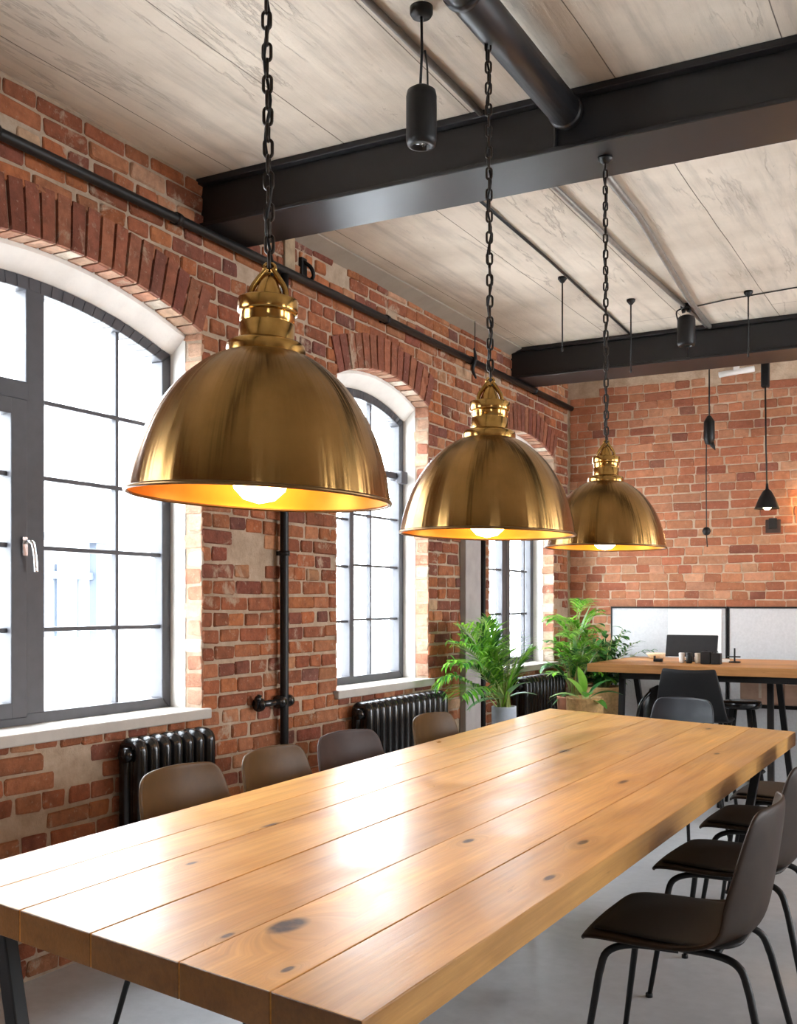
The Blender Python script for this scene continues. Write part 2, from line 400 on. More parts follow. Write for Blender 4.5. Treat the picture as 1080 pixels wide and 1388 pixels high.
# openings: centre, half width, sill z, spring z, rise
OPS=[(2.90,.814,.86,2.55,.135),(5.37,.538,.86,2.583,.107),(7.485,.643,.86,2.521,.128)]
lmap=lambda a,z,d:(XL-d,a,z)
OPS_L=OPS+[(.45,.70,.86,2.55,.125)]
wall_left=struct(wall_mesh(lmap,YR-.4,YB+.4,OPS_L,0,CZ).build('wall_left',M['mortar']))
bmap=lambda a,z,d:(a,YB+d,z)
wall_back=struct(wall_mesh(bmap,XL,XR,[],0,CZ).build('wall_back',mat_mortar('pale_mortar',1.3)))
OPS_R=[(2.5,.35,1.0,2.7,0),(4.6,.40,1.0,2.75,0),(6.9,1.0,.6,2.85,0)]  # unseen windows, added and sized to let in fill light
wall_right=struct(wall_mesh(lambda a,z,d:(XR+d,a,z),YR-.4,YB+.4,OPS_R,0,CZ).build('wall_right',M['roomwall']))
OPS_B=[(2.6,.3,1.3,2.7,0)]  # unseen rear window, also added for fill light
wall_rear=struct(wall_mesh(lambda a,z,d:(a,YR-d,z),XL,XR,OPS_B,0,CZ).build('wall_rear',M['roomwall']))

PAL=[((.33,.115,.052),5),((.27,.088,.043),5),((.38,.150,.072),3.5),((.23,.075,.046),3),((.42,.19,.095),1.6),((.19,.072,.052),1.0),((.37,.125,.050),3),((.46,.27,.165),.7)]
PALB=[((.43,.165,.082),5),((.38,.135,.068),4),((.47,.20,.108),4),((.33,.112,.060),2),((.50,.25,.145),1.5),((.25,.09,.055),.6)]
def pick(pal):
    c=random.choices([p[0] for p in pal],[p[1] for p in pal])[0]; k=random.uniform(.82,1.15); g=random.uniform(.93,1.08)
    return (c[0]*k,c[1]*k*g,c[2]*k*g)
def brick(mb,mp,a0,a1,z0,z1,tint,h=.008,j=.0035):
    if a1-a0<.02 or z1-z0<.02: return
    J=lambda:random.uniform(-j,j); cm=min(.011,(a1-a0)*.2,(z1-z0)*.2)
    o=[]
    for (x,z,sx,sz) in ((a0,z0,1,1),(a1,z0,-1,1),(a1,z1,-1,-1),(a0,z1,1,-1)):
        x+=J(); z+=J(); c1=random.uniform(.25,1)*cm; c2=random.uniform(.25,1)*cm
        p=[(x,z+sz*c1),(x+sx*c2,z)]
        if sx*sz<0: p.reverse()
        o+=p
    ca=sum(p[0] for p in o)/8; cz=sum(p[1] for p in o)/8; w_=(a1-a0)/2; h_=(z1-z0)/2
    k_=.005
    tl=[random.uniform(-.4,.4)*h for _ in range(3)]
    def dep(p): return -(h+tl[0]+tl[1]*(p[0]-ca)/w_+tl[2]*(p[1]-cz)/h_)
    ins=[(ca+(p[0]-ca)*(1-k_/w_),cz+(p[1]-cz)*(1-k_/h_)) for p in o]
    vs=[mp(p[0],p[1],.012) for p in o]+[mp(p[0],p[1],dep(p)*.45) for p in o]+[mp(p[0],p[1],dep(p)) for p in ins]
    fs=[tuple(range(16,24))]
    for k in range(8):
        n=(k+1)%8; fs += [(k,n,8+n,8+k),(8+k,8+n,16+n,16+k)]
    mb.add(vs,fs,tint)
def courses(mb,mp,a0,a1,z0,z1,ops,pal,ch=.0725,skip=None,h=.008,gap=.012):
    z=z0; row=0
    while z<z1-.02:
        zh=min(ch-gap+random.uniform(-.003,.002),z1-z); top=z+zh
        cuts=[]
        for op in ops:
            c,hw,zl,zs,rise=op
            if z<zl-.035 or z>=zs+rise: continue
            if z<=zs: w=hw
            else:
                R=(hw*hw+rise*rise)/(2*rise); zc=zs+rise-R; w=math.sqrt(max(0,R*R-(z-zc)**2))
            cuts.append((c-w,c+w))
        cuts.sort(); segs=[]; s=a0
        for c0,c1 in cuts:
            if c0>s: segs.append((s,c0))
            s=max(s,c1)
        if s<a1: segs.append((s,a1))
        header=(row%3==2)
        for s0,s1 in segs:
            a=s0+.004; first=True
            while a<s1-.03:
                L=random.choice([.105,.11,.12]) if (header or random.random()<.28) else random.choice([.19,.205,.215,.225,.15,.135])
                if first and row%2: L*=.55
                first=False
                e=min(a+L,s1-.004)
                if s1-e<.05: e=s1-.004
                dz=0.006*math.sin(a*1.7+row*.35)+.003*math.sin(a*6+row)
                inring=False
                for (c_,hw_,zl_,zs_,ri_) in ops:
                    R_=(hw_*hw_+ri_*ri_)/(2*ri_); zc_=zs_+ri_-R_
                    if all(z_>zs_-.02 and math.hypot(a_-c_,z_-zc_)<R_+.19 and abs(math.atan2(a_-c_,z_-zc_))<math.asin(hw_/R_) for a_ in (a,e) for z_ in (z,top)): inring=True
                if not inring and not(skip and skip((a+e)/2,(z+top)/2)):
                    brick(mb,mp,a,e,z+dz,top+dz,pick(pal),h)
                a=e+gap*random.choice([.35,.5,.8,1,1,1.3,2.2])
        z+=ch; row+=1
def vnoise(a,z): return math.sin(a*3.1+math.sin(z*5.3)*1.7)+math.sin(a*7.7+1.3+z*4.1)*.6+math.sin(z*11+a*2.3)*.5
mb=MB()
def skip_left(a,z):
    n=vnoise(a,z)
    return (n>1.75) or random.random()<.008
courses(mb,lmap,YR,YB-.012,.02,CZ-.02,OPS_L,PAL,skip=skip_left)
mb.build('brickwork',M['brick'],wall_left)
mb=MB()
def skip_back(a,z):
    e=3.10+.05*math.sin(a*2.6)+.04*math.sin(a*7.1+1)-.10*math.exp(-((a+1.75)/.22)**2)
    return z>e or random.random()<.004
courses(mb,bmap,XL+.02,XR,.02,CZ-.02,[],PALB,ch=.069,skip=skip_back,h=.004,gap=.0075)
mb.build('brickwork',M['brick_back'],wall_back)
# cheap plaster lumps where the back wall meets the ceiling come from the mortar face itself

# arches of upright bricks, the brick edge of each reveal, plaster lining
PALV=[((.28,.098,.056),5),((.24,.083,.050),4),((.32,.120,.066),3),((.21,.074,.050),1.5)]
PALJ=[((.42,.20,.12),4),((.50,.30,.20),4),((.36,.15,.09),3),((.62,.50,.40),3)]
mbv=MB(); mbj=MB(); mbp=MB(); FX0=XL-.17
for op in OPS_L:
    c,hw,zl,zs,rise=op; R=(hw*hw+rise*rise)/(2*rise); zc=zs+rise-R; A=math.asin(hw/R)
    n=int(2*A*R/.072)
    for i in range(n):
        t0=-A+2*A*i/n; t1=-A+2*A*(i+1)/n; g=.0062/R
        t0+=g+random.uniform(0,.3)*g; t1-=g
        tt=.185+random.uniform(-.004,.004); pr_=.0135+random.uniform(-.002,.002)
        def pp(t,r,d): return (XL-d,c+r*math.sin(t),zc+r*math.cos(t))
        for (r0,r1,tint) in ((R-.004,R+tt,pick(PALV)),):
            f=[pp(t0,r0,-pr_),pp(t1,r0,-pr_),pp(t1,r1,-pr_),pp(t0,r1,-pr_)]; b=[pp(t0,r0,.10),pp(t1,r0,.10),pp(t1,r1,.10),pp(t0,r1,.10)]
            mbv.prism(f,b,tint)
        # soffit header bricks
        f=[pp(t0,R-.007,.0),pp(t1,R-.007,.0),pp(t1,R+.02,.0),pp(t0,R+.02,.0)]; b=[pp(t0,R-.007,.095),pp(t1,R-.007,.095),pp(t1,R+.02,.095),pp(t0,R+.02,.095)]
        mbj.prism(f,b,pick(PALJ))
    z=zl+.05
    row=0
    while z<zs-.02:
        for s in (-1,1):
            jm=lambda a,zz,d,s=s:(XL-a,c+s*(hw+d),zz)
            w=.10 if row%2 else .075
            brick(mbj,jm,-.002,w,z,min(z+.063,zs-.004),pick(PALJ),.004,.004)
        z+=.0765; row+=1
    # plaster lining of jambs and soffit, from 100 mm inside the room face to the outside
    seg=28
    x0,x1=XL-.088,XL-.245
    prev=None
    outline=[(c-hw,zl+.01)]+[(c-hw,zs)]+[(c+R*math.sin(-A+2*A*i/seg),zc+R*math.cos(-A+2*A*i/seg)) for i in range(1,seg)]+[(c+hw,zs),(c+hw,zl+.01)]
    inner=[(c-hw+.004,zl+.01)]+[(c-hw+.004,zs-.018)]+[(c+(R-.024)*math.sin((-A+2*A*i/seg)*.995),zc+(R-.024)*math.cos(-A+2*A*i/seg)) for i in range(1,seg)]+[(c+hw-.004,zs-.018),(c+hw-.004,zl+.01)]
    for i in range(len(outline)-1):
        q=[(x0,*outline[i]),(x0,*outline[i+1]),(x0,*inner[i+1]),(x0,*inner[i])]
        xm=FX0+.005; low=lambda p:(p[1],p[2]-(.085-.018 if p[2]>zs-.03 else 0))
        w=[(xm,*outline[i]),(xm,*outline[i+1]),(xm,*low(q[2])),(xm,*low(q[3]))]; mbp.prism(q,w); mbp.prism(w,[(x1,p[1],p[2]) for p in w])
mbv.build('brick_arches',M['brick'],wall_left)
mbj.build('reveal_bricks',M['brick'],wall_left)
mbp.build('reveal_plaster',M['plaster'],wall_left,fix=True)

# brown-grey strip between wall and ceiling
mb=MB(); mb.prism([(XL+.002,4.05,CZ-.004),(XL+.10,4.05,CZ-.004),(XL+.10,4.05,CZ-.012),(XL+.002,4.05,CZ-.05)],[(XL+.002,7.2,CZ-.004),(XL+.10,7.2,CZ-.004),(XL+.10,7.2,CZ-.012),(XL+.002,7.2,CZ-.05)])
struct(mb.build('trim_1',M['edge_strip']))

# ------------------------------------------------------------------ windows in the left wall
FX=XL-.17   # room-side face of the frames
def frame_bar(mb,y0,y1,z0,z1,x0=FX,dx=.06): mb.box(x0-dx,x0,y0,y1,z0,z1)
def arched_frame(mb,op,w,x0,x1,bottom):
    c,hw,zl,zs,rise=op; hw-=.004; R=(hw*hw+rise*rise)/(2*rise); zc=zs-.085+rise-R; A=math.asin(hw/R); seg=28
    out=[(c-hw,bottom)]+[(c+R*math.sin(-A+2*A*i/seg),zc+R*math.cos(-A+2*A*i/seg)) for i in range(seg+1)]+[(c+hw,bottom)]
    h2=hw-w; R2=R-w; A2=math.asin(h2/R2)
    inn=[(c-h2,bottom+w)]+[(c+R2*math.sin(-A2+2*A2*i/seg),zc+R2*math.cos(-A2+2*A2*i/seg)) for i in range(seg+1)]+[(c+h2,bottom+w)]
    n=len(out)
    for i in range(n):
        j=(i+1)%n
        q=[(x0,*out[i]),(x0,*out[j]),(x0,*inn[j]),(x0,*inn[i])]; mb.prism(q,[(x1,p[1],p[2]) for p in q])
    return inn
def pane(parent,poly,x):
    mb=MB(); mb.prism([(x,p[0],p[1]) for p in poly],[(x-.006,p[0],p[1]) for p in poly]); return mb.build('pane',M['glass'],parent)
def top_at(op,y,w):
    c,hw,zl,zs,rise=op; hw-=.004; R=(hw*hw+rise*rise)/(2*rise); zc=zs-.085+rise-R
    return zc+math.sqrt((R-w)**2-(y-c)**2)
def make_window(idx,op,w,mull,bars,hz,sash=None,thick=None):
    root=bpy.data.objects.new('window_%d'%idx,None); root.location=(0,0,0); link(root); root['kind']='structure'
    mb=MB(); bot=.885; inn=arched_frame(mb,op,w,FX,FX-.07,bot); mb.build('window_frame',M['frame'],root,bevel=.004)
    c,hw,zl,zs,rise=op
    for (m0,m1) in mull:
        mb=MB(); zt=top_at(op,(m0+m1)/2,w)+.02; frame_bar(mb,m0,m1,bot+w-.01,zt,FX-.002,.062); mb.build('mullion',M['frame'],root,bevel=.004)
    for b in bars:
        mb=MB(); frame_bar(mb,b-.009,b+.009,bot+w-.01,top_at(op,b,w)+.012,FX-.016,.03); mb.build('glazing_bar',M['frame'],root,bevel=.003)
    for (y0,y1,z,hh) in hz:
        mb=MB(); frame_bar(mb,y0,y1,z-hh,z+hh,FX-.014,.034); mb.build('glazing_bar',M['frame'],root,bevel=.003)
    pane(root,[(p[0],p[1]) for p in inn],FX-.036)
    # sill, a part of its window
    mb=MB(); mb.box(XL-.245,XL+.035,c-hw-.03,c+hw+.03,.852,.897); 
    mb.build('window_sill',M['sill'],root,bevel=.006)
    return root
H4=[2.135,1.841,1.570,1.255]
o1=OPS[0]
w1=make_window(1,o1,.055,[(2.888,2.979)],[3.391],
    [(2.979,3.68,z,.009) for z in H4])
# opening sash in the left half: transom, sash frame, its bars, handle
mb=MB(); frame_bar(mb,2.12,2.90,2.115,2.195,FX-.001,.064); mb.build('transom',M['frame'],w1,bevel=.004)
sash=MB()
for a in ((2.14,2.20,.925,2.125),(2.805,2.882,.925,2.125)): sash.box(FX-.05,FX+.012,*a)
sash.box(FX-.05,FX+.012,2.195,2.81,.925,.985); sash.box(FX-.05,FX+.012,2.195,2.81,2.062,2.125)
so=sash.build('sash',M['frame'],w1,bevel=.004)
for z in (1.841,1.574,1.255):
    mb=MB(); frame_bar(mb,2.195,2.81,z-.009,z+.009,FX-.012,.03); mb.build('glazing_bar',M['frame'],w1,bevel=.003)
for y in (2.50,):
    mb=MB(); frame_bar(mb,y-.009,y+.009,.98,2.07,FX-.012,.03); mb.build('glazing_bar',M['frame'],w1,bevel=.003)
hb=MB(); hb.box(FX+.012,FX+.020,2.852,2.876,1.535,1.605)
hb.tube(curve_pts([(FX+.02,2.864,1.585),(FX+.045,2.864,1.588),(FX+.052,2.872,1.575),(FX+.050,2.884,1.52),(FX+.050,2.888,1.475)],6),.0075,10)
h=hb.build('window_handle',M['steel'],so,bevel=.002); h['label']='silver window handle'
o2=OPS[1]
w2=make_window(2,o2,.055,[(5.258,5.306)],[5.525],[(4.88,5.26,z,.007) for z in H4]+[(5.306,5.85,z,.007) for z in (1.877,1.582,1.265)])
mb=MB(); mb.box(FX-.05,FX+.012,5.30,5.89,2.125,2.165); mb.build('transom',M['frame'],w2,bevel=.004)
mb=MB(); mb.box(FX+.005,FX+.05,5.79,5.87,2.10,2.175); mb.build('vent',M['frame'],w2,bevel=.006)
o3=OPS[2]
w3=make_window(3,o3,.06,[(7.49,7.56),(7.57,7.645)],[7.26,7.97],[(6.9,7.49,z,.008) for z in (2.135,1.877,1.616,1.281)]+[(7.645,8.02,z,.008) for z in (2.135,1.877,1.616,1.281)])
def fill_window(idx,axis,pos,sign,op):
    root=bpy.data.objects.new('window_%d'%idx,None); link(root); root['kind']='structure'
    c,hw,z0,z1,_=op; mb=MB()
    def bx(a0,a1,b0,b1):
        lo,hi=sorted((pos+sign*.12,pos+sign*.18))
        if axis=='x': mb.box(lo,hi,a0,a1,b0,b1)
        else: mb.box(a0,a1,lo,hi,b0,b1)
    bx(c-hw,c-hw+.06,z0,z1); bx(c+hw-.06,c+hw,z0,z1); bx(c-hw,c+hw,z0,z0+.06); bx(c-hw,c+hw,z1-.06,z1)
    for k in (-.33,.33): bx(c+hw*k-.012,c+hw*k+.012,z0,z1)
    for k in (1,2,3): bx(c-hw,c+hw,z0+(z1-z0)*k/4-.012,z0+(z1-z0)*k/4+.012)
    mb.build('window_frame',M['frame'],root)
n=4
for op in OPS_L[3:]:
    make_window(n,op,.055,[(op[0]-.04,op[0]+.04)],[op[0]-.4,op[0]+.4],[(op[0]-op[1]+.04,op[0]+op[1]-.04,z,.009) for z in H4]); n+=1
for op in OPS_R: fill_window(n,'x',XR,1,op); n+=1
for op in OPS_B: fill_window(n,'y',YR,-1,op); n+=1

# ------------------------------------------------------------------ beams, pipes, ceiling services
def beam(y0,y1,zb,stiff,label):
    t=thing('steel_beam',label,'beam',(XL,(y0+y1)/2,zb),0,'ceiling beams')
    def L(x,y,z): return (x-XL,y-(y0+y1)/2,z-zb)
    def bx(name,x0,x1,a,b,c,d,bev=.004):
        mb=MB(); p=L(x0,a,c); q=L(x1,b,d); mb.box(p[0],q[0],p[1],q[1],p[2],q[2]); return mb.build(name,M['beam'],t,bevel=bev)
    x0,x1=XL-.02,XR
    bx('bottom_flange',x0,x1,y0,y1,zb,zb+.018); bx('web',x0,x1,y0+.022,y1-.022,zb+.018,CZ-.028); bx('top_flange',x0+.0,x1,y0-.012,y1+.012,CZ-.028,CZ-.001)
    for s in stiff: bx('stiffener',s-.006,s+.006,y0+.004,y0+.022,zb+.018,CZ-.03)
beam(3.69,4.01,3.0,[-1.36,1.2],'black steel beam nearer the camera, above the largest brass pendant')
beam(7.215,7.575,2.99,[-1.72,.6],'black steel beam farther off, in front of the back brick wall')

# black pipe along the left wall with brackets
t=thing('wall_pipe','long black pipe running along the top of the left brick wall','pipe',(XL+.045,0,2.968))
mb=MB(); mb.tube([(0,YR+.1,0),(0,2,0),(0,5,0),(0,YB-.03,0)],.021,14); mb.build('pipe',M['black'],t)
for y in (-.5,1.4,2.55,3.5,5.3,6.45,7.6):
    mb=MB(); mb.lathe([(.026,-.012),(.026,.012)],(0,0,0),16); mb.box(-.045,-.02,-.008,.008,-.008,.008)
    o=MB(); o.tube([(0,y-.012,0),(0,y+.012,0)],.027,16); o.box(-.045,-.018,y-.010,y+.010,-.012,.012); o.build('bracket',M['black'],t)
# vertical pipe with valve
t=thing('riser_pipe','black vertical pipe with a side valve between the two nearer windows','pipe',(XL+.045,4.285,0))
mb=MB(); mb.tube([(0,0,.0),(0,0,1),(0,0,2.0),(0,0,2.95)],.021,14); mb.build('pipe',M['black'],t)
v=MB(); v.tube([(0,0,.885),(0,-.10,.885),(.0,-.20,.885)],.015,12); v.tube([(0,-.055,.885),(0,-.02,.885)],.032,14); v.tube([(0,.02,.885),(0,.045,.885)],.03,14)
v.tube([(0,-.2,.885),(0,-.215,.885)],.034,14); v.tube([(-.01,-.215,.865),(.01,-.215,.93)],.012,10); v.sphere((0,-.215,.91),.018,10)
v.build('valve',M['black_gloss'],t)
for z in (.5,1.6,2.5):
    mb=MB(); mb.tube([(0,0,z-.012),(0,0,z+.012)],.027,14); mb.box(-.040,-.018,-.01,.01,z-.01,z+.01); mb.build('bracket',M['black'],t)
# thin dark riser by window 3 and grey post
mb=MB(); mb.box(XL+.004,XL+.05,6.36,6.60,0,2.06)
tag(mb.build('wall_post',M['greypaint'],None,bevel=.006),'grey painted flat post on brick wall beside the middle pendant','post')
t=thing('thin_riser_pipe','thin dark vertical pipe just right of the grey wall post','pipe',(XL+.035,6.665,0))
mb=MB(); mb.tube([(0,0,.0),(0,0,1),(0,0,2.06)],.019,12); mb.build('pipe',M['black'],t)
mb=MB(); mb.box(-.035,-.012,-.01,.01,1.3,1.32); mb.build('bracket',M['black'],t)
# iron hook on the brick near the first pendant
t=thing('iron_wall_hook','black iron hook fixed on the brick above the pipe','hook',(XL,4.50,3.045))
mb=MB(); mb.box(-.002,.02,-.025,.025,-.05,.05); mb.build('plate',M['black'],t,bevel=.004)
mb=MB(); mb.tube(curve_pts([(.015,0,.03),(.05,.01,.0),(.06,.02,-.04),(.035,.03,-.06)],6),.010,10); mb.build('hook',M['black'],t)
mb=MB(); mb.box(XL-.002,XL+.02,4.33,4.42,2.99,3.17); tag(mb.build('timber_block',simple('weathered_timber',(.30,.22,.14),.85,0,.3,18,.3,.4),None,bevel=.006),'weathered timber block let into brick above pipe by large pendant','block')
t=thing('wall_hanger','black iron hanger dangling on a thin wire by the middle pendant','hanger',(XL+.05,6.42,0))
mb=MB(); mb.tube([(.05,-.03,CZ-.002),(.045,-.02,3.05),(.03,0,2.93)],.003,6); mb.build('wire',M['black'],t)
mb=MB(); mb.tube(curve_pts([(.03,0,3.04),(.035,.01,2.97),(.02,.0,2.9),(.04,.01,2.84)],5),[.006+.008*math.sin(PI*i/15) for i in range(16)],8); mb.build('weight',M['black'],t)
# big round pipe under the ceiling
t=thing('ceiling_duct','thick black round pipe under ceiling running into the near beam','pipe',(-1.30,0,3.115))
mb=MB(); mb.tube([(0,YR+.05,0),(0,0,0),(0,2.9,0),(0,3.67,0)],.058,28); mb.build('pipe',M['beam'],t)
for y in (.6,2.78,3.64):
    mb=MB(); mb.tube([(0,y-.012,0),(0,y+.012,0)],.0625,28); mb.build('coupling',M['beam'],t)
mb=MB(); mb.box(-.006,.006,2.28,2.30,.05,.094); mb.build('hanger',M['beam'],t)
# conduits on the ceiling
def conduit(name,pts,r,label,mat='conduit',group=None):
    mb=MB(); mb.tube(pts,r,10); tag(mb.build(name,M[mat]),label,'conduit',group)
conduit('ceiling_conduit',[(-1.645,YR+.05,CZ-.013),(-1.645,0,CZ-.013),(-1.645,3.68,CZ-.013)],.012,'grey conduit on the ceiling in front of near beam, left of thick pipe')
conduit('ceiling_conduit',[(-1.655,4.03,CZ-.013),(-1.64,5.5,CZ-.013),(-1.585,7.20,CZ-.013)],.012,'thin grey conduit along the ceiling between the beams, meeting the black spotlight')
conduit('ceiling_conduit',[(-1.395,4.03,CZ-.018),(-1.42,5.0,CZ-.018),(-1.545,6.6,CZ-.018),(-1.57,7.20,CZ-.018)],.017,'thicker grey conduit on ceiling between beams, right of third chain')
conduit('ceiling_conduit',[(-2.0,4.03,CZ-.008),(-2.03,5.4,CZ-.008),(-2.10,7.2,CZ-.008)],.0075,'thin black conduit line on the pale ceiling, leftmost between the beams','black')
conduit('ceiling_wire',[(-1.545,6.72,CZ-.006),(-1.35,6.66,CZ-.006),(-.95,6.60,CZ-.006),(-.4,6.62,CZ-.006)],.004,'thin dark wire running right across ceiling from the far spotlight','black')

def hanging_cord(x,y,z1,label):
    t=thing('ceiling_hanger',label,'hanger',(x,y,CZ),0,'thin cords hanging before the far beam')
    mb=MB(); mb.lathe([(.0,0),(.026,0),(.026,-.012),(.012,-.03),(.005,-.036),(0,-.036)],(0,0,0),20); mb.build('ceiling_cap',M['black'],t)
    mb=MB(); mb.tube([(0,0,-.03),(0,0,(z1-CZ)/2),(0,0,z1-CZ)],.0045,8); mb.build('cord',M['black'],t)
    mb=MB(); mb.lathe([(0,.01),(.006,.008),(.006,-.01),(0,-.012)],(0,0,z1-CZ),10); mb.build('tip',M['black'],t)
hanging_cord(-2.079,5.777,2.80,'thin black ceiling cord, left one, hanging on the black conduit line')
hanging_cord(-1.864,6.397,2.775,'thin black ceiling cord just right of the third pendant chain')
hanging_cord(-1.204,6.562,2.83,'thin black ceiling cord right of the far black spotlight')

# spotlights
def spot(x,y,zc,r,h,label,cord):
    t=thing('ceiling_spotlight',label,'spotlight',(x,y,CZ),0,'black cylinder spotlights under the ceiling')
    mb=MB(); mb.lathe([(0,0),(.036,0),(.036,-.02),(.03,-.03),(0,-.03)],(0,0,0),24); mb.build('canopy',M['black'],t)
    zt=zc+h/2-CZ
    mb=MB()
    if cord:
        mb.tube([(0,0,-.02),(.002,0,zt*.55),(-.004,0,zt)],.0045,8); mb.tube(curve_pts([(.012,0,zt*.55),(.018,.004,zt*.75),(.022,0,zt)],5),.003,6)
    else:
        mb.tube([(-.02,0,-.03),(-.015,0,zt+.02)],.012,8); mb.tube([(.02,0,-.03),(.014,0,zt+.02)],.012,8); mb.tube(curve_pts([(-.02,.0,-.02),(-.06,.0,-.04),(-.05,0,-.1)],5),.005,6)
    mb.build('cord',M['black'],t)
    mb=MB(); b=zc-h/2-CZ; mb.lathe([(0,zt),(r*.55,zt),(r*.92,zt-.012),(r,zt-.03),(r,b+.02),(r*.9,b+.004),(r*.62,b),(r*.6,b+.012),(0,b+.012)],(0,0,0),32); mb.build('body',M['black'],t)
    mb=MB(); mb.lathe([(0,b+.010),(r*.35,b+.008),(r*.5,b+.0125)],(0,0,0),20); l=mb.build('lens',M['lens'],t); l['label']='glass spotlight lens'
spot(-1.526,2.96,2.868,.048,.185,'black cylinder spotlight hanging on a cord in front of near beam',True)
spot(-1.594,6.667,3.045,.055,.19,'black cylinder spotlight under ceiling in front of far beam',False)

# black cord unit and small lamp before the back wall
t=thing('hanging_cable_unit','black cable unit with round plug hanging before the back wall','cable',(-1.80,8.25,CZ))
mb=MB(); mb.tube([(0,0,0),(.0,0,-.25),(.0,0,-.46)],.006,8); mb.tube(curve_pts([(-.02,0,-.55),(-.025,.01,-.9),(-.02,0,-1.3)],6),.0045,8); mb.build('cable',M['black'],t)
mb=MB(); mb.lathe([(0,-.42),(.016,-.43),(.04,-.47),(.042,-.60),(.03,-.64),(0,-.645)],(0,0,0),20); mb.build('body',M['black'],t)
mb=MB(); mb.tube([(0.01,0,-.62),(.03,0,-.66),(.045,0,-.69)],[.024,.015,.002],10); mb.build('tail',M['black'],t)
mb=MB(); mb.lathe([(0,-1.265),(.022,-1.275),(.033,-1.30),(.022,-1.325),(0,-1.335)],(-.02,0,0),20); mb.tube([(-.02,0,-1.33),(-.014,0,-1.42)],.004,8); mb.build('plug',M['black'],t)
t=thing('small_pendant_lamp','small black cone pendant lamp glowing in front of back wall','lamp',(-1.35,8.0,CZ))
mb=MB(); mb.box(-.028,.028,-.028,.028,-.30,0); mb.build('mount_box',M['black'],t,bevel=.01)
mb=MB(); mb.tube([(0,0,-.3),(.004,0,-.7),(.012,0,-1.03)],.006,8); mb.build('cord',M['black'],t)
mb=MB(); mb.lathe([(.008,-.99),(.012,-1.03),(.03,-1.045),(.06,-1.10),(.086,-1.165),(.088,-1.17),(.082,-1.166),(.055,-1.10),(.02,-1.05),(0,-1.045)],(.012,0,0),28); mb.build('lamp_shade',M['black'],t)
mb=MB(); mb.sphere((.012,0,-1.145),.034,10); b=mb.build('bulb',M['bulb_small'],t); b['label']='glowing warm bulb'
t=thing('wall_sconce','warm glowing box sconce on back brick wall at right edge','wall lamp',(-1.075,YB-.01,2.085))
mb=MB(); mb.box(-.06,.06,-.012,.01,-.09,.09); mb.build('backplate',M['black'],t)
mb=MB(); mb.box(-.052,.052,-.06,-.012,-.085,.085); mb.build('lit_glass',M['sconce'],t,bevel=.008)
t=thing('wall_hole_patch','small dark patch as brick hole in back wall under the small lamp','box',(-1.37,YB-.006,1.955))
mb=MB(); mb.box(-.055,.055,-.008,.006,-.06,.04); mb.build('plate',simple('dark_brick_hole',(.05,.03,.024),.9),t,bevel=.004)  # flat dark plate, its colour stands in for the shade of a brick hole
mb=MB(); mb.box(-.03,.03,-.02,-.006,-.03,.05); mb.build('dark_block',M['black'],t,bevel=.004)
t=thing('tube_light','short white tube fitting under ceiling at the back wall','light fitting',(-1.62,8.36,3.12))
mb=MB(); mb.tube([(-.13,0,-.01),(0,0,0),(.13,0,.01)],.022,14); mb.build('tube',M['plastic_white'],t)
mb=MB(); mb.box(-.02,.02,-.02,.02,0,.092); mb.box(-.02,.02,.02,.099,.0,.03); mb.build('bracket',M['plastic_white'],t)

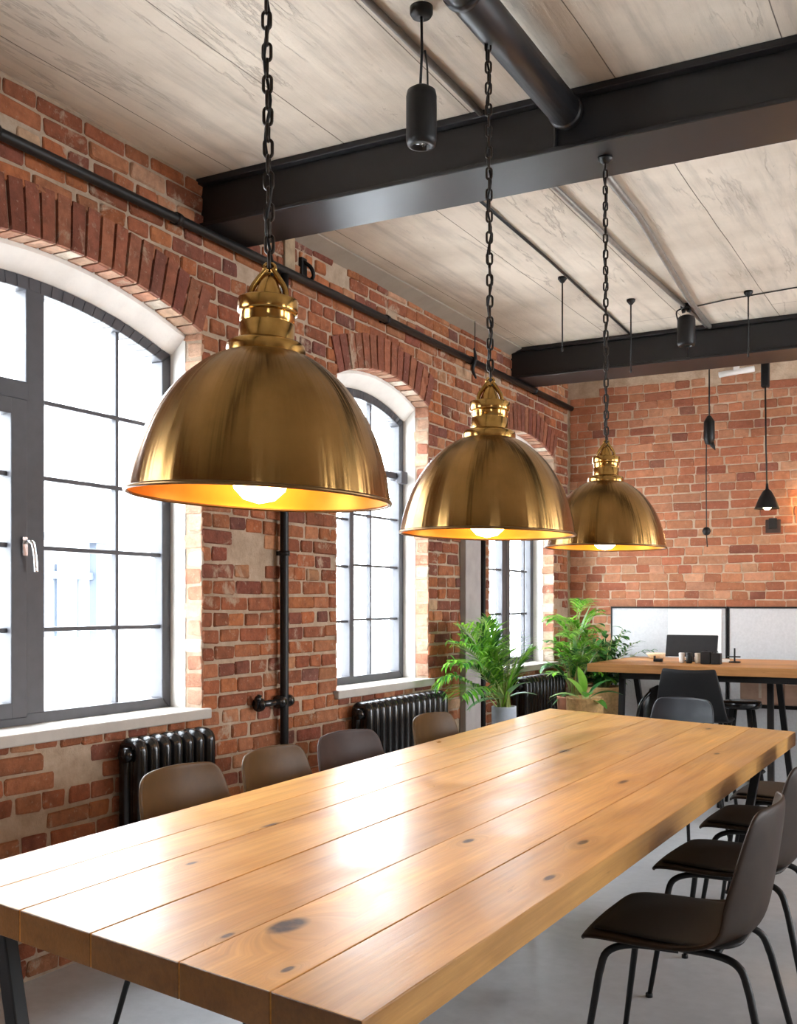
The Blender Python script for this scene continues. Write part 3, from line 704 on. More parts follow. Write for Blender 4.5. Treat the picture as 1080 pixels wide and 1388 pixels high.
# ------------------------------------------------------------------ brass pendants
def link_mesh(mb,c,ang,L=.043,W=.023,r=.0034):
    pts=[]; hw=W/2-r; hl=L/2-r-hw
    for k in range(8): a=PI*k/7; pts.append((math.cos(a)*hw,math.sin(a)*hw+hl))
    for k in range(8): a=PI+PI*k/7; pts.append((math.cos(a)*hw,math.sin(a)*hw-hl))
    P=[(c[0]+p[0]*math.cos(ang),c[1]+p[0]*math.sin(ang),c[2]+p[1]) for p in pts]
    mb.tube(P,r,6,closed=True)
def pendant(x,y,zr,s,ztop,label,tilt,xtop=None,mount=True,tint=None):
    """x,y: centre; zr: rim height; s: scale (1 = 0.53 m wide)"""
    t=thing('pendant_lamp',label,'lamp',(x,y,zr),0,'brass dome pendants over the long table')
    # whole lamp head leans a little about the view-facing axis, as its rim does in the photograph
    Rm=Matrix.Rotation(tilt,4,Vector((-.477,.879,0))) 
    top=Vector((0,0,.13*s))
    def T(mb):
        mb.v=[tuple(Rm@(Vector(p)*s-top)+top) for p in mb.v]; return mb
    prof=[(.2655,0),(.2655,.004),(.2635,.018),(.2585,.045),(.250,.078),(.236,.118),(.2175,.158),(.193,.197),(.163,.233),(.127,.264),(.100,.281),(.080,.290)]
    cp=[tuple(p)[:2] for p in curve_pts([(p[0],p[1],0) for p in prof],3)]
    mb=MB(); mb.lathe(cp,seg=96); T(mb).build('lamp_shade',M['brass'],t)
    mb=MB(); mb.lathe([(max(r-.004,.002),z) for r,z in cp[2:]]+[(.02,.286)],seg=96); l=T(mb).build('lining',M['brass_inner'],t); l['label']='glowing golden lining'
    mb=MB(); rr=.2655; mb.tube([(rr*math.cos(2*PI*k/96),rr*math.sin(2*PI*k/96),.0) for k in range(96)],.0042,8,closed=True); T(mb).build('rim',mrim,t)
    mb=MB(); mb.lathe([(.080,.284),(.0805,.300),(.079,.309),(.074,.3135),(.064,.317),(.058,.319)],seg=64); T(mb).build('flange',M['brass_polished'],t)
    mb=MB(); mb.lathe([(.0565,.312),(.0565,.350),(.0545,.352),(.0545,.3545),(.0555,.356),(.0555,.374)],seg=64); T(mb).build('collar',M['brass_polished'],t)
    mb=MB(); mb.lathe([(.0555,.372),(.061,.375),(.0615,.379),(.0615,.399),(.060,.402),(.045,.405),(.0,.407)],seg=64); T(mb).build('cap',M['brass_polished'],t)
    mb=MB(); mb.lathe([(.030,.405),(.027,.418),(.018,.438),(.010,.450),(0,.454)],seg=32)
    T(mb).build('finial',M['brass_polished'],t)
    mb=MB()
    for sg in (-1,1):
        mb.tube(curve_pts([(sg*.037*.879,sg*.037*.477,.402),(sg*.033*.879,sg*.033*.477,.425),(sg*.018*.879,sg*.018*.477,.448),(sg*.004*.879,sg*.004*.477,.466)],6),.0065,10)
    mb.tube([(.011*math.cos(2*PI*k/20)*.879,.011*math.cos(2*PI*k/20)*.477,0.466+.010*math.sin(2*PI*k/20)) for k in range(20)],.0045,8,closed=True)
    T(mb).build('yoke',M['brass_polished'],t)
    mb=MB(); mb.lathe([(.0,.29),(.026,.29),(.026,.135),(.020,.125),(0,.125)],seg=24); T(mb).build('bulb_holder',M['brass_polished'],t)
    mb=MB(); mb.lathe([(.0,.128),(.018,.122),(.030,.105),(.052,.072),(.059,.045),(.052,.016),(.032,-.004),(.0,-.012)],seg=28); b=T(mb).build('bulb',M['bulb'],t); b['label']='glowing warm bulb'
    # chain and the flex that runs down through it
    z0=.470*s; z1=ztop-zr; mb=MB(); z=z0+.012*s; k=0; xt=xtop or (0,0); hk=Rm@(Vector((0,0,z0))-top)+top; xt=(-hk.x,-hk.y)
    cs=s**.5
    while z<z1:
        f=(z-z0)/(z1-z0); link_mesh(mb,(hk.x*(1-f),hk.y*(1-f),z),(.5 if k%2 else .5+PI/2)+random.uniform(-.15,.15),.043*cs,.0235*cs,.0036*cs); z+=.0325*cs; k+=1
    mb.build('chain',M['chain'],t)
    n=40; mb=MB(); mb.tube([(hk.x*(1-i/n)+.006*math.cos(i*1.1),hk.y*(1-i/n)+.006*math.sin(i*1.1),z0-.02*s+(z1-z0+.02*s)*i/n) for i in range(n+1)],.0035*cs,6); mb.build('flex',M['black'],t)
    if mount:
        mb=MB(); mb.lathe([(0,0),(.028,0),(.028,-.008),(.012,-.022),(0,-.024)],(0,0,z1),20); mb.build('chain_mount',M['black'],t)
mrim=mat_brass('dark_brass_rim',(.20,.115,.05),.35)
pendant(-1.279,1.776,1.567,1.0,CZ,'nearest and largest looking brass dome pendant, leftmost over the table',math.radians(2.6))
pendant(-1.318,3.000,1.567,1.0,3.10,'brass dome pendant in the middle of the row of three',math.radians(1.2))
pendant(-1.213,3.832,1.562,.83,3.0,'farthest brass dome pendant, rightmost of the row, hung from near beam',math.radians(.8))

# ------------------------------------------------------------------ long table
t=thing('dining_table','long thick oak plank table in the foreground under the brass pendants','table',(0,0,0))
P={k:Vector((v[0],v[1],0)) for k,v in TABLE.items()}
ts=[0,.155,.293,.479,.677,.851,1.0]; tf=[0,.13,.268,.46,.674,.85,1.0]
mb=MB(); ZT,TH=.75,.064
for i in range(6):
    g=.0009
    a0=P['nl'].lerp(P['nr'],ts[i]+g*(i>0)); a1=P['nl'].lerp(P['nr'],ts[i+1]-g*(i<5)); b0=P['fl'].lerp(P['fr'],tf[i]+g*(i>0)); b1=P['fl'].lerp(P['fr'],tf[i+1]-g*(i<5))
    dz=random.uniform(-.0008,.0008)
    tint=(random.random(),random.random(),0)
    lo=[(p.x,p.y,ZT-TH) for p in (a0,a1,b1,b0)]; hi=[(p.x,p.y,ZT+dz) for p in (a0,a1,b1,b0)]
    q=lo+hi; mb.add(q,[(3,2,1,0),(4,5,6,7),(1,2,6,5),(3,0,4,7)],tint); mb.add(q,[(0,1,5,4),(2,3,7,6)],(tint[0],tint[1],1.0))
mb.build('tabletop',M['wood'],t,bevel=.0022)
def trestle(y,xl,xr,skew):
    for (xa,xb) in ((xl,xl+.17),(xr,xr-.13)):
        mb=MB(); ya=y+(xr-xa)*skew; w=.019
        pa=[(xa-w,ya-w,.684),(xa+w,ya-w,.684),(xa+w,ya+w,.684),(xa-w,ya+w,.684)]; yb=y+(xr-xb)*skew
        pb=[(xb-w,yb-w,0),(xb+w,yb-w,0),(xb+w,yb+w,0),(xb-w,yb+w,0)]
        mb.prism(pb,pa); mb.build('leg',M['black'],t,bevel=.004)
    mb=MB(); mb.prism([(xl-.05,y+(xr-xl+.05)*skew-.03,.664),(xr+.03,y-.03,.664),(xr+.03,y+.03,.664),(xl-.05,y+(xr-xl+.05)*skew+.03,.664)],[(xl-.05,y+(xr-xl+.05)*skew-.03,.686),(xr+.03,y-.03,.686),(xr+.03,y+.03,.686),(xl-.05,y+(xr-xl+.05)*skew+.03,.686)])
    mb.build('leg_plate',M['black'],t,bevel=.003)
trestle(1.56,-1.97,-.93,.15); trestle(5.02,-1.98,-.87,.30)

# ------------------------------------------------------------------ shell chairs
def make_chair(name,label,shellmat,loc,rz,group,pad=True,scale=1.0,high=False):
    if group==GL: scale=.94
    t=thing(name,label,'chair',loc,rz,group)
    prof=[(.245,.428),(.232,.445),(.17,.452),(.05,.443),(-.08,.437),(-.165,.446),(-.212,.480),(-.230,.545),(-.245,.63),(-.259,.725),(-.266,.795),(-.264,.825)]
    hw=[.205,.235,.258,.263,.262,.258,.254,.25,.244,.234,.218,.172]
    lift=[.0,.002,.006,.010,.018,.035,.045,.02,0,0,0,-.008]; wing=[-.015,-.008,0,0,.01,.03,.06,.078,.074,.062,.048,.036]
    S=[-1,-.9,-.68,-.36,0,.36,.68,.9,1]; vs=[]; fs=[]
    dz=.16 if high else 0
    for (f,z),w,l,g in zip(prof,hw,lift,wing):
        for s in S:
            s2=s*s; vs.append((f+g*s2, s*w, z+l*s2+dz))
    n=len(S)
    for i in range(len(prof)-1):
        for k in range(n-1): fs.append((i*n+k,i*n+k+1,(i+1)*n+k+1,(i+1)*n+k))
    vs=[(v[0]*scale,v[1]*scale,v[2]) for v in vs]
    mb=MB(); mb.add(vs,fs,smooth=True); mb.build('shell',shellmat,t,solid=.013,sub=2)
    if pad:
        mb=MB(); vs=[]; fs=[]
        pr=[(.212,.447),(.19,.462),(.05,.458),(-.08,.452),(-.165,.458),(-.195,.468)]; pw=[.17,.205,.225,.228,.218,.17]; S2=[-1,-.85,-.4,0,.4,.85,1]
        for (f,z),w in zip(pr,pw):
            for s in S2: vs.append((f,s*w,z+.006*s*s+dz))
        n2=len(S2)
        for i in range(len(pr)-1):
            for k in range(n2-1): fs.append((i*n2+k,i*n2+k+1,(i+1)*n2+k+1,(i+1)*n2+k))
        mb.add(vs,fs,smooth=True); mb.build('seat_pad',M['pad'],t,solid=.014,sub=2)
    for sx,sy in ((1,1),(1,-1),(-1,1),(-1,-1)):
        if sx>0: pts=[(-.02,sy*.15,.422+dz),(.10,sy*.17,.424+dz),(.165,sy*.188,.40+dz),(.185,sy*.197,.34+dz),(.235,sy*.235,0.0)]
        else: pts=[(-.02,sy*.13,.420+dz),(-.13,sy*.155,.421+dz),(-.185,sy*.17,.40+dz),(-.21,sy*.182,.34+dz),(-.29,sy*.235,0.0)]
        q=curve_pts(pts[:4],5)+[Vector(pts[4])]
        mb=MB(); mb.tube(q,[.0105]*(len(q)-1)+[.008],12); l=mb.build('leg',M['black'],t)
        mb=MB(); mb.lathe([(0,0),(.0125,0),(.0125,.012),(.010,.014)],pts[4],12); mb.build('foot_cap',M['black'],l)
    mb=MB(); mb.tube([(.02,-.16,.424+dz),(.02,.16,.424+dz)],.009,8); mb.tube([(-.12,-.15,.424+dz),(-.12,.15,.424+dz)],.009,8); mb.build('seat_frame',M['black'],t)
    return t
GL,GR='chairs along the window side of the table','chairs along the right side of the table'
make_chair('shell_chair','olive brown shell chair nearest the camera on window side, before first radiator',M['shell_brown'],(-2.085,2.735,0),0.0,GL)
make_chair('shell_chair','olive brown shell chair second from the camera on window side of table',M['shell_brown'],(-2.085,3.26,0),.02,GL)
make_chair('shell_chair','dark plum shell chair on window side, between the olive brown ones',M['shell_dark'],(-2.11,3.80,0),math.radians(-7),GL)
make_chair('shell_chair','olive brown shell chair farthest along window side, before second radiator',M['shell_brown'],(-2.125,4.64,0),-.04,GL)
make_chair('shell_chair','black shell chair nearest camera at right of table, whole seat showing',M['shell_black'],(-.735,3.04,0),PI+.02,GR)
make_chair('shell_chair','black shell chair right behind the nearest one at right of table',M['shell_black'],(-.76,3.88,0),PI-.02,GR)
make_chair('shell_chair','third black shell chair at right of table, mostly hidden with pale sheen on seat',M['shell_black'],(-.78,4.66,0),PI,GR)
make_chair('shell_chair','farthest black chair on right of table, only front of seat showing',M['shell_black'],(-.80,5.37,0),PI,GR)
make_chair('shell_chair','blue black rounded chair back showing above the far end of table',M['shell_blue'],(-1.52,5.95,0),math.radians(-102),'chair at the table head',scale=.82)
# angular chair at the back counter
t=thing('counter_chair','black chair with square tapered back, standing at the back counter','chair',(-1.60,6.98,0),PI/2)
vs=[];fs=[]
prof=[(.20,.60,.20),(.10,.61,.22),(-.10,.605,.225),(-.185,.63,.225),(-.215,.70,.215),(-.235,.80,.20),(-.25,.90,.175),(-.255,.945,.165)]
S=[-1,-.92,-.5,0,.5,.92,1]
for f,z,w in prof:
    for s in S: vs.append((f+.03*s*s*(1 if z>.62 else 0),s*w,z+.008*s*s))
n=len(S)
for i in range(len(prof)-1):
    for k in range(n-1): fs.append((i*n+k,i*n+k+1,(i+1)*n+k+1,(i+1)*n+k))
mb=MB(); mb.add(vs,fs,smooth=True); mb.build('shell',simple('matt_black_shell',(.006,.006,.0065),.55,0,.12,30,.25),t,solid=.02,sub=2)
for sx,sy in ((1,1),(1,-1),(-1,1),(-1,-1)):
    mb=MB(); mb.tube([(sx*.13,sy*.15,.60),(sx*.17,sy*.18,.3),(sx*.21,sy*.21,0)],[.014,.013,.011],10); mb.build('leg',M['black'],t)
mb=MB(); 
for a,b in (((.176,.185),(.176,-.185)),((-.176,.185),(-.176,-.185)),((.176,.185),(-.176,.185)),((.176,-.185),(-.176,-.185))): mb.tube([(*a,.26),(*b,.26)],.008,8)
mb.build('stretcher',M['black'],t)

# ------------------------------------------------------------------ back counter table and what stands on and under it
t=thing('counter_table','tall oak counter table standing in front of the pale grey wall panels','table',(0,0,0))
mb=MB()
for i in range(4):
    y0=7.05+.285*i; mb.box(-2.36,.55,y0+.0008,y0+.2842,.893,.950,(random.random(),random.random(),0))
mb.build('tabletop',M['wood_back'],t,bevel=.003)
mb=MB(); mb.box(-2.15,.35,7.16,7.20,.845,.892); mb.box(-2.15,.35,8.0,8.04,.845,.892); mb.build('apron',M['black'],t)
for x in (-2.22,-1.22,.40):
    for (ya,yb) in ((7.42,7.15),(7.72,8.02)):
        for sx in (-.0,):
            mb=MB(); w=.02
            pa=[(x-w,ya-w,.892),(x+w,ya-w,.892),(x+w,ya+w,.892),(x-w,ya+w,.892)]
            xx=x+.05; pb=[(xx-w,yb-w,0),(xx+w,yb-w,0),(xx+w,yb+w,0),(xx-w,yb+w,0)]
            mb.prism(pb,pa); mb.build('leg',M['black'],t,bevel=.003)
    mb=MB(); mb.box(x+.005,x+.035,7.30,7.88,.43,.46); mb.build('stretcher',M['black'],t)
# dark display with its stand
t=thing('screen_display','dark grey screen standing on back counter, seen from behind','screen',(-1.80,7.66,.951),math.radians(-6))
mb=MB(); mb.prism([(-.185,-.012,.03),(.185,-.012,.03),(.185,.012,.03),(-.185,.012,.03)],[(-.185,.02,.185),(.185,.02,.185),(.185,.044,.185),(-.185,.044,.185)]); mb.build('panel',M['screen'],t,bevel=.006)
mb=MB(); mb.box(-.05,.05,-.05,.07,0,.008); mb.box(-.02,.02,.0,.02,.006,.06); mb.build('stand',M['black'],t,bevel=.003)
def cup(x,y,r,h,mat,label,name='cup',cat='cup'):
    t=thing(name,label,cat,(x,y,.951)); mb=MB(); mb.lathe([(0,0),(r*.86,0),(r,h*.15),(r,h),(r*.9,h),(r*.88,h*.2),(0,h*.15)],seg=24); mb.build('body',mat,t)
    mb=MB(); mb.lathe([(r*1.03,h*.86),(r*1.05,h),(r*.9,h*1.04),(0,h*1.04)],seg=24); mb.build('lid',mat if name=='cup' else M['black'],t); return t
cup(-1.80,7.40,.019,.068,M['cup'],'white cup left of the pair in front of the dark screen')
cup(-1.745,7.38,.021,.070,M['black'],'black canister between two pale cups before the dark screen','canister','canister')
cup(-1.69,7.40,.021,.068,simple('cream_glazed_cup',(.66,.56,.44),.4),'cream cup right of the black canister on back counter')
for x,y,w,h,lb in ((-1.625,7.36,.034,.082,'square black box left of the pair at right front of dark screen'),(-1.555,7.35,.03,.075,'square black box right of the pair, under the dark screen corner')):
    t=thing('storage_box',lb,'box',(x,y,.951),0,'small black boxes by the screen'); mb=MB(); mb.box(-w,w,-.03,.03,0,h); mb.build('body',M['black'],t,bevel=.004)
    mb=MB(); mb.tube(curve_pts([(-.01,0,h-.002),(-.006,0,h+.012),(.006,0,h+.012),(.01,0,h-.002)],4),.0025,6); mb.build('handle',M['black'],t)
mb=MB(); mb.lathe([(0,0),(.05,0),(.075,.03),(.078,.04),(.07,.04),(.045,.012),(0,.01)],(0,0,0),28); o=mb.build('bowl',simple('cream_bowl',(.85,.72,.5),.4)); o.location=(-2.12,7.95,.951); tag(o,'cream bowl on left end of back counter by the plants','bowl')
t=thing('table_stand','thin black upright stand at right of screen on back counter','stand',(-1.49,7.62,.951))
mb=MB(); mb.lathe([(0,0),(.04,0),(.04,.008),(0,.01)],seg=20); mb.build('base',M['black'],t)
mb=MB(); mb.tube([(0,0,.005),(0,0,.05),(0,0,.10)],.006,8); mb.tube([(-.05,0,.04),(.04,0,.04)],.005,8); mb.build('post',M['black'],t)
mb=MB(); mb.box(-.06,.06,-.02,.02,0,.022); o=mb.build('paper_roll_tray',M['cup'],None,bevel=.004); o.location=(-1.585,7.62,.951); tag(o,'low white tray between screen and thin black stand','tray')
t=thing('black_caddy','small low black holder left of the screen on back counter','holder',(-1.99,7.50,.951)); mb=MB(); mb.box(-.03,.03,-.02,.02,0,.02); mb.build('base',M['black'],t,bevel=.003)
mb=MB(); mb.box(-.028,-.022,-.018,.018,.018,.04); mb.build('divider',M['black'],t)
# wall panels and the white sheet
def panel(x0,x1,label):
    t=thing('wall_panel',label,'panel',((x0+x1)/2,YB-.012,0),0,'pale grey panels on the back wall')
    w=(x1-x0)/2
    mb=MB(); mb.box(-w+.012,w-.012,-.022,.004,.02,1.325); mb.build('felt',M['panel'],t)
    mb=MB(); mb.box(-w,w,-.026,.004,1.323,1.337); mb.box(-w,-w+.012,-.026,.004,.0,1.325); mb.box(w-.012,w,-.026,.004,.0,1.325); mb.build('edge_frame',M['black'],t)
panel(-2.62,-1.703,'pale grey wall panel on the left, behind the plants and dark screen')
panel(-1.697,-.3,'pale grey wall panel on the right, right of the black seam')
mb=MB(); mb.box(-.205,.205,-.006,.0,-.20,.18); o=mb.build('white_sheet',M['board']); o.location=(-1.95,YB-.0355,1.135); tag(o,'white sheet fixed on the left wall panel above the dark screen','board')
# stool
t=thing('round_stool','black round stool under the back counter, right of the black chair','stool',(-1.40,7.40,0))
mb=MB(); mb.lathe([(0,.655),(.10,.655),(.125,.665),(.13,.69),(.125,.706),(.10,.712),(0,.708)],seg=36); mb.build('seat',M['black_gloss'],t)
for k in range(4):
    a=PI/4+k*PI/2; c,s=math.cos(a),math.sin(a); mb=MB(); mb.tube([(.08*c,.08*s,.66),(.13*c,.13*s,.33),(.18*c,.18*s,0)],[.018,.016,.012],10); mb.build('leg',M['black'],t)
mb=MB(); mb.tube([(.145*math.cos(2*PI*k/32),.145*math.sin(2*PI*k/32),.24) for k in range(32)],.007,8,closed=True); mb.build('foot_ring',M['black'],t)
# low shelf with boxes under the counter
t=thing('under_shelf','low black metal shelf under the right part of back counter','shelf',(-1.25,8.20,0))
mb=MB(); mb.box(-.45,.55,-.14,.14,.60,.625); mb.build('board',M['black'],t,bevel=.003)
for x in (-.43,.53):
    for y in (-.12,.12):
        mb=MB(); mb.box(x-.014,x+.014,y-.014,y+.014,0,.60); mb.build('leg',M['black'],t)
def carton(x,y,w,h,d,lb):
    t=thing('cardboard_box',lb,'box',(x,y,.626),0,'cartons under the back counter'); mb=MB(); mb.box(-w,w,-d,d,0,h); mb.build('body',M['card'],t,bevel=.004)
    mb=MB(); mb.box(-w,w,-.012,.012,h,h+.0015); mb.box(-.01,.01,-d-.0015,-d,h*.3,h); mb.build('tape',simple('pale_tape',(.6,.5,.4),.4),t)
carton(-1.40,8.19,.14,.16,.11,'pinkish carton behind the stool on the shelf under counter')
carton(-1.08,8.19,.15,.15,.11,'pinkish carton at right of the shelf under counter')
# dark bag hanging beside left trestle
t=thing('backpack','black bag with hanging straps leaning under left end of the counter','bag',(-2.02,7.60,0))
mb=MB(); mb.lathe([(0,.001),(.10,.001),(.125,.05),(.12,.35),(.10,.62),(.06,.75),(0,.78)],seg=20); mb.v=[(p[0],p[1]*.6,p[2]) for p in mb.v]; mb.build('body',M['black'],t)
for s in (-1,1):
    mb=MB(); mb.tube(curve_pts([(s*.04,-.02,.74),(s*.11,-.08,.62),(s*.12,-.09,.4),(s*.08,-.07,.2)],6),.012,8); mb.build('strap',M['black_gloss'],t)

# ------------------------------------------------------------------ radiators
def radiator(y0,n,label,pitch=.07,pipe=-1):
    t=thing('cast_iron_radiator',label,'radiator',(XL+.085,y0,0),0,'black column radiators under the windows')
    proto=None
    for i in range(n):
        if proto is None:
            mb=MB(); pts=[]; r=.036; d=.035; zb,zt=.155,.80
            for (cx_,cz_,a0) in ((d-.02,zt-.02,0),(-d+.02,zt-.02,90),(-d+.02,zb+.02,180),(d-.02,zb+.02,270)):
                for k in range(5):
                    a=math.radians(a0+90*k/4); pts.append((cx_+.02*math.cos(a),0,cz_+.02*math.sin(a)))
            # densify the straight columns
            q=[]
            for k,p in enumerate(pts):
                q.append(p); nx=pts[(k+1)%len(pts)]
                if (Vector(p)-Vector(nx)).length>.2:
                    for m_ in range(1,6): q.append(tuple(Vector(p).lerp(Vector(nx),m_/6)))
            mb.tube(q,.030,12,closed=True,squash=.95)
            # web between the columns
            mb.box(-.03,.03,-.010,.010,.16,.79)
            proto=mb.build('section',M['black_gloss'],t); proto.location=(0,pitch/2,0)
        else:
            c=proto.copy(); COL.objects.link(c); c.parent=t; c.location=(0,pitch*(i+.5),0)
    mb=MB()
    for z in (.19,.765): mb.tube([(0,.005,z),(0,n*pitch-.005,z)],.024,12)
    mb.build('header_pipe',M['black_gloss'],t)
    for y in (.035,n*pitch-.035):
        mb=MB(); mb.box(-.04,.04,-.018,.018,0,.14); mb.build('foot',M['black_gloss'],t,bevel=.006)
    mb=MB(); mb.tube([(0,.01,.765),(0,-.02,.765)],.03,12); mb.build('plug',M['black_gloss'],t)
    # feed pipe with a small pale valve cap, running off along the wall
    mb=MB(); e=-.5 if pipe<0 else n*pitch+.3
    s=0 if pipe<0 else n*pitch
    mb.tube([(0,s,.19),(-.03,(s+e)/2,.19),(-.055,e,.19)],.018,10); mb.tube([(0,s-.03,.19),(0,s-.09,.19)],.028,12); mb.build('feed_pipe',M['black'],t)
    mb=MB(); mb.lathe([(0,.05),(.016,.05),(.016,.0),(.012,0)],(0,s-.06,.215),12); v=mb.build('valve_cap',M['plastic_white'],t); v['label']='pale valve cap'
radiator(3.155,7,'black cast iron radiator with seven sections under the nearest window')
radiator(4.93,14,'long black cast iron radiator under the middle window')
radiator(7.19,12,'black cast iron radiator under the farthest window beside the plants')

# ------------------------------------------------------------------ plants
def leaf_blade(mb,base,dirv,L,W,droop,tint,n=7,fold=.25,up=Vector((0,0,1))):
    d=Vector(dirv).normalized(); side=d.cross(up)
    if side.length<.05: side=Vector((1,0,0))
    side.normalize(); p=Vector(base); vs=[]; fs=[]
    for i in range(n+1):
        t=i/n; w=W*math.sin(PI*min(1,t*.93+.05))**.8*(1-.25*t)
        nrm=side.cross(d).normalized()
        vs += [p-side*w+nrm*w*fold, p, p+side*w+nrm*w*fold]
        d=(d+Vector((0,0,-droop/n))).normalized(); p=p+d*(L/n)
    for i in range(n):
        a=i*3; fs += [(a,a+1,a+4,a+3),(a+1,a+2,a+5,a+4)]
    mb.add(vs,fs,tint,True)
def frond(mb,ms,base,az,elev,L,droop,leaflets,lw,ll,cols):
    d=Vector((math.cos(az)*math.cos(elev),math.sin(az)*math.cos(elev),math.sin(elev))); p=Vector(base); pts=[p.copy()]; ds=[d.copy()]; n=14
    for i in range(n):
        d=(d+Vector((0,0,-droop/n*(.3+1.4*i/n)))).normalized(); p=p+d*(L/n); pts.append(p.copy()); ds.append(d.copy())
    ms.tube(pts,[.0045*(1-.8*i/n) for i in range(n+1)],6)
    for k in range(leaflets):
        t=.30+.70*k/(leaflets-1); f=t*n; i=min(int(f),n-1); q=pts[i].lerp(pts[i+1],f-i); dd=ds[i]
        side=dd.cross(Vector((0,0,1))).normalized(); l=ll*math.sin(PI*(.15+.75*(t-.3)/.7))+.02
        for s in (-1,1):
            v=dd*.75+side*s*.85+Vector((0,0,.25+random.uniform(-.15,.15)))
            leaf_blade(mb,q,v,l*random.uniform(.85,1.1),lw,.55+random.uniform(-.1,.4),random.choice(cols),4,.15)
BR=[(.15,.42,.03),(.22,.52,.045),(.30,.60,.06),(.09,.29,.025),(.40,.66,.14)]
DK=[(.025,.10,.018),(.035,.14,.025),(.02,.075,.015),(.06,.18,.04)]
MD=[(.05,.20,.03),(.08,.28,.035),(.03,.13,.03),(.14,.36,.06),(.10,.24,.10)]
def clampx(mb,x0):
    mb.v=[(p[0] if p[0]>x0 else x0-(x0-p[0])*.12,p[1],p[2]) for p in mb.v]
def keep_off(mb,t,boxes):
    ox,oy,oz=t.location; out=MB()
    # drop whole leaves that would run into a solid neighbour
    adj={}
    par=list(range(len(mb.v)))
    def find(a):
        while par[a]!=a: par[a]=par[par[a]]; a=par[a]
        return a
    for f in mb.f:
        for a in f[1:]: par[find(a)]=find(f[0])
    bad=set()
    for i,p in enumerate(mb.v):
        for (x0,x1,y0,y1,z0,z1) in boxes:
            if x0<p[0]+ox<x1 and y0<p[1]+oy<y1 and z0<p[2]+oz<z1: bad.add(find(i))
    keep=[k for k,f in enumerate(mb.f) if find(f[0]) not in bad]
    mb.f=[mb.f[k] for k in keep]; mb.t=[mb.t[k] for k in keep]; mb.sm=[mb.sm[k] for k in keep]
COUNTER=[(-2.38,.6,7.0,8.25,.84,.97),(-3.2,-2.99,5,9,0,3.2),(-3.2,0,8.42,9,0,3.2),(-3,-2.84,7.1,8.1,0,.86)]
def pot(t,mat,r0,r1,h,lb=None):
    mb=MB(); mb.lathe([(0,0),(r0,0),(r1,h-.01),(r1,h),(r1*.9,h),(r1*.88,h-.05),(0,h-.05)],seg=36); o=mb.build('pot',mat,t)
    mb=MB(); mb.lathe([(0,h-.028),(r1*.5,h-.024),(r1*.9,h-.032)],seg=24); mb.build('soil',M['soil'],t)
# palm by the grey post
random.seed(5)
t=thing('potted_palm','bright green potted palm in blue grey planter beside the grey post','plant',(-2.62,6.21,0)); pot(t,M['pot_grey'],.075,.078,.715)
mb=MB(); ms=MB(); z=.70
for az,el,L,dr in ((240,56,.62,1.5),(250,64,.62,1.3),(232,70,.58,1.3),(262,58,.60,1.5),(245,46,.64,1.5),(225,76,.56,1.0),(255,78,.58,.9),(285,70,.48,1.2),(235,84,.56,.7),(90,78,.44,.9),(20,74,.40,1.0),(265,40,.52,1.3),(248,72,.62,1.2),(300,80,.46,.9)):
    a=math.radians(az+random.uniform(-8,8)); frond(mb,ms,(random.uniform(-.03,.03),random.uniform(-.03,.03),z),a,math.radians(el),L,dr,24,.0095,.22,BR+BR+MD[1:])
for az,el,L in ((215,30,.34),(240,22,.30),(265,40,.26),(195,15,.28),(340,55,.26),(20,40,.22)):
    a=math.radians(az); leaf_blade(mb,(0,0,z+.05),(math.cos(a)*math.cos(math.radians(el)),math.sin(a)*math.cos(math.radians(el)),math.sin(math.radians(el))),L,.035,1.0,random.choice([(.30,.50,.16),(.25,.45,.22),(.12,.30,.06)]),8,.25)
for k in range(26):
    a=random.uniform(0,2*PI); b=random.uniform(.02,.12); ms.tube([(random.uniform(-.04,.04),random.uniform(-.04,.04),z-.02),(math.cos(a)*b*.5,math.sin(a)*b*.5,z+.14),(math.cos(a)*b,math.sin(a)*b,z+.28+random.uniform(-.05,.08))],[.005,.0045,.002],6)
for k in range(24):
    a=random.uniform(0,2*PI); e=random.uniform(65,85); leaf_blade(mb,(random.uniform(-.04,.04),random.uniform(-.04,.04),z),(math.cos(a)*math.cos(math.radians(e)),math.sin(a)*math.cos(math.radians(e)),math.sin(math.radians(e))),random.uniform(.22,.38),.010,.5,random.choice(BR+[(.42,.50,.16)]),6,.3)
clampx(mb,-.20); clampx(ms,-.20)
mb.build('foliage',M['leaf'],t,fix=False); ms.build('stems',M['stalk'],t)
# tall light green plant in the corner
t=thing('tall_fern','tall light green feathery plant in the corner by farthest window','plant',(-2.53,7.30,0)); pot(t,M['pot_terra'],.10,.13,.70)
mb=MB(); ms=MB(); z=.68
for k in range(5):
    h=[.50,.62,.40,.28,.56][k]; a0=k*1.3; tip=(.05*math.cos(a0),.05*math.sin(a0),z+h); ms.tube([(.02*math.cos(a0),.02*math.sin(a0),z-.03),(.03*math.cos(a0),.03*math.sin(a0),z+h*.5),tip],[.009,.007,.004],8)
    for j in range(9):
        zz=z+h*(.25+.75*j/8); a=a0+j*2.4+random.uniform(-.3,.3)
        frond(mb,ms,(tip[0]*.8,tip[1]*.8,zz),a,math.radians(random.uniform(30,75)),random.uniform(.18,.28),1.5,10,.012,.10,BR if k!=3 else MD)
for k in range(9):
    a=math.radians(random.choice([0,330,30,250,300,180])+random.uniform(-20,20)); e=math.radians(random.uniform(66,85)); leaf_blade(mb,(.02,.0,z+random.uniform(.0,.45)),(math.cos(a)*math.cos(e),math.sin(a)*math.cos(e),math.sin(e)),random.uniform(.25,.42),.016,.7,random.choice([(.30,.42,.24),(.22,.40,.14),(.40,.48,.34)]),7,.25)
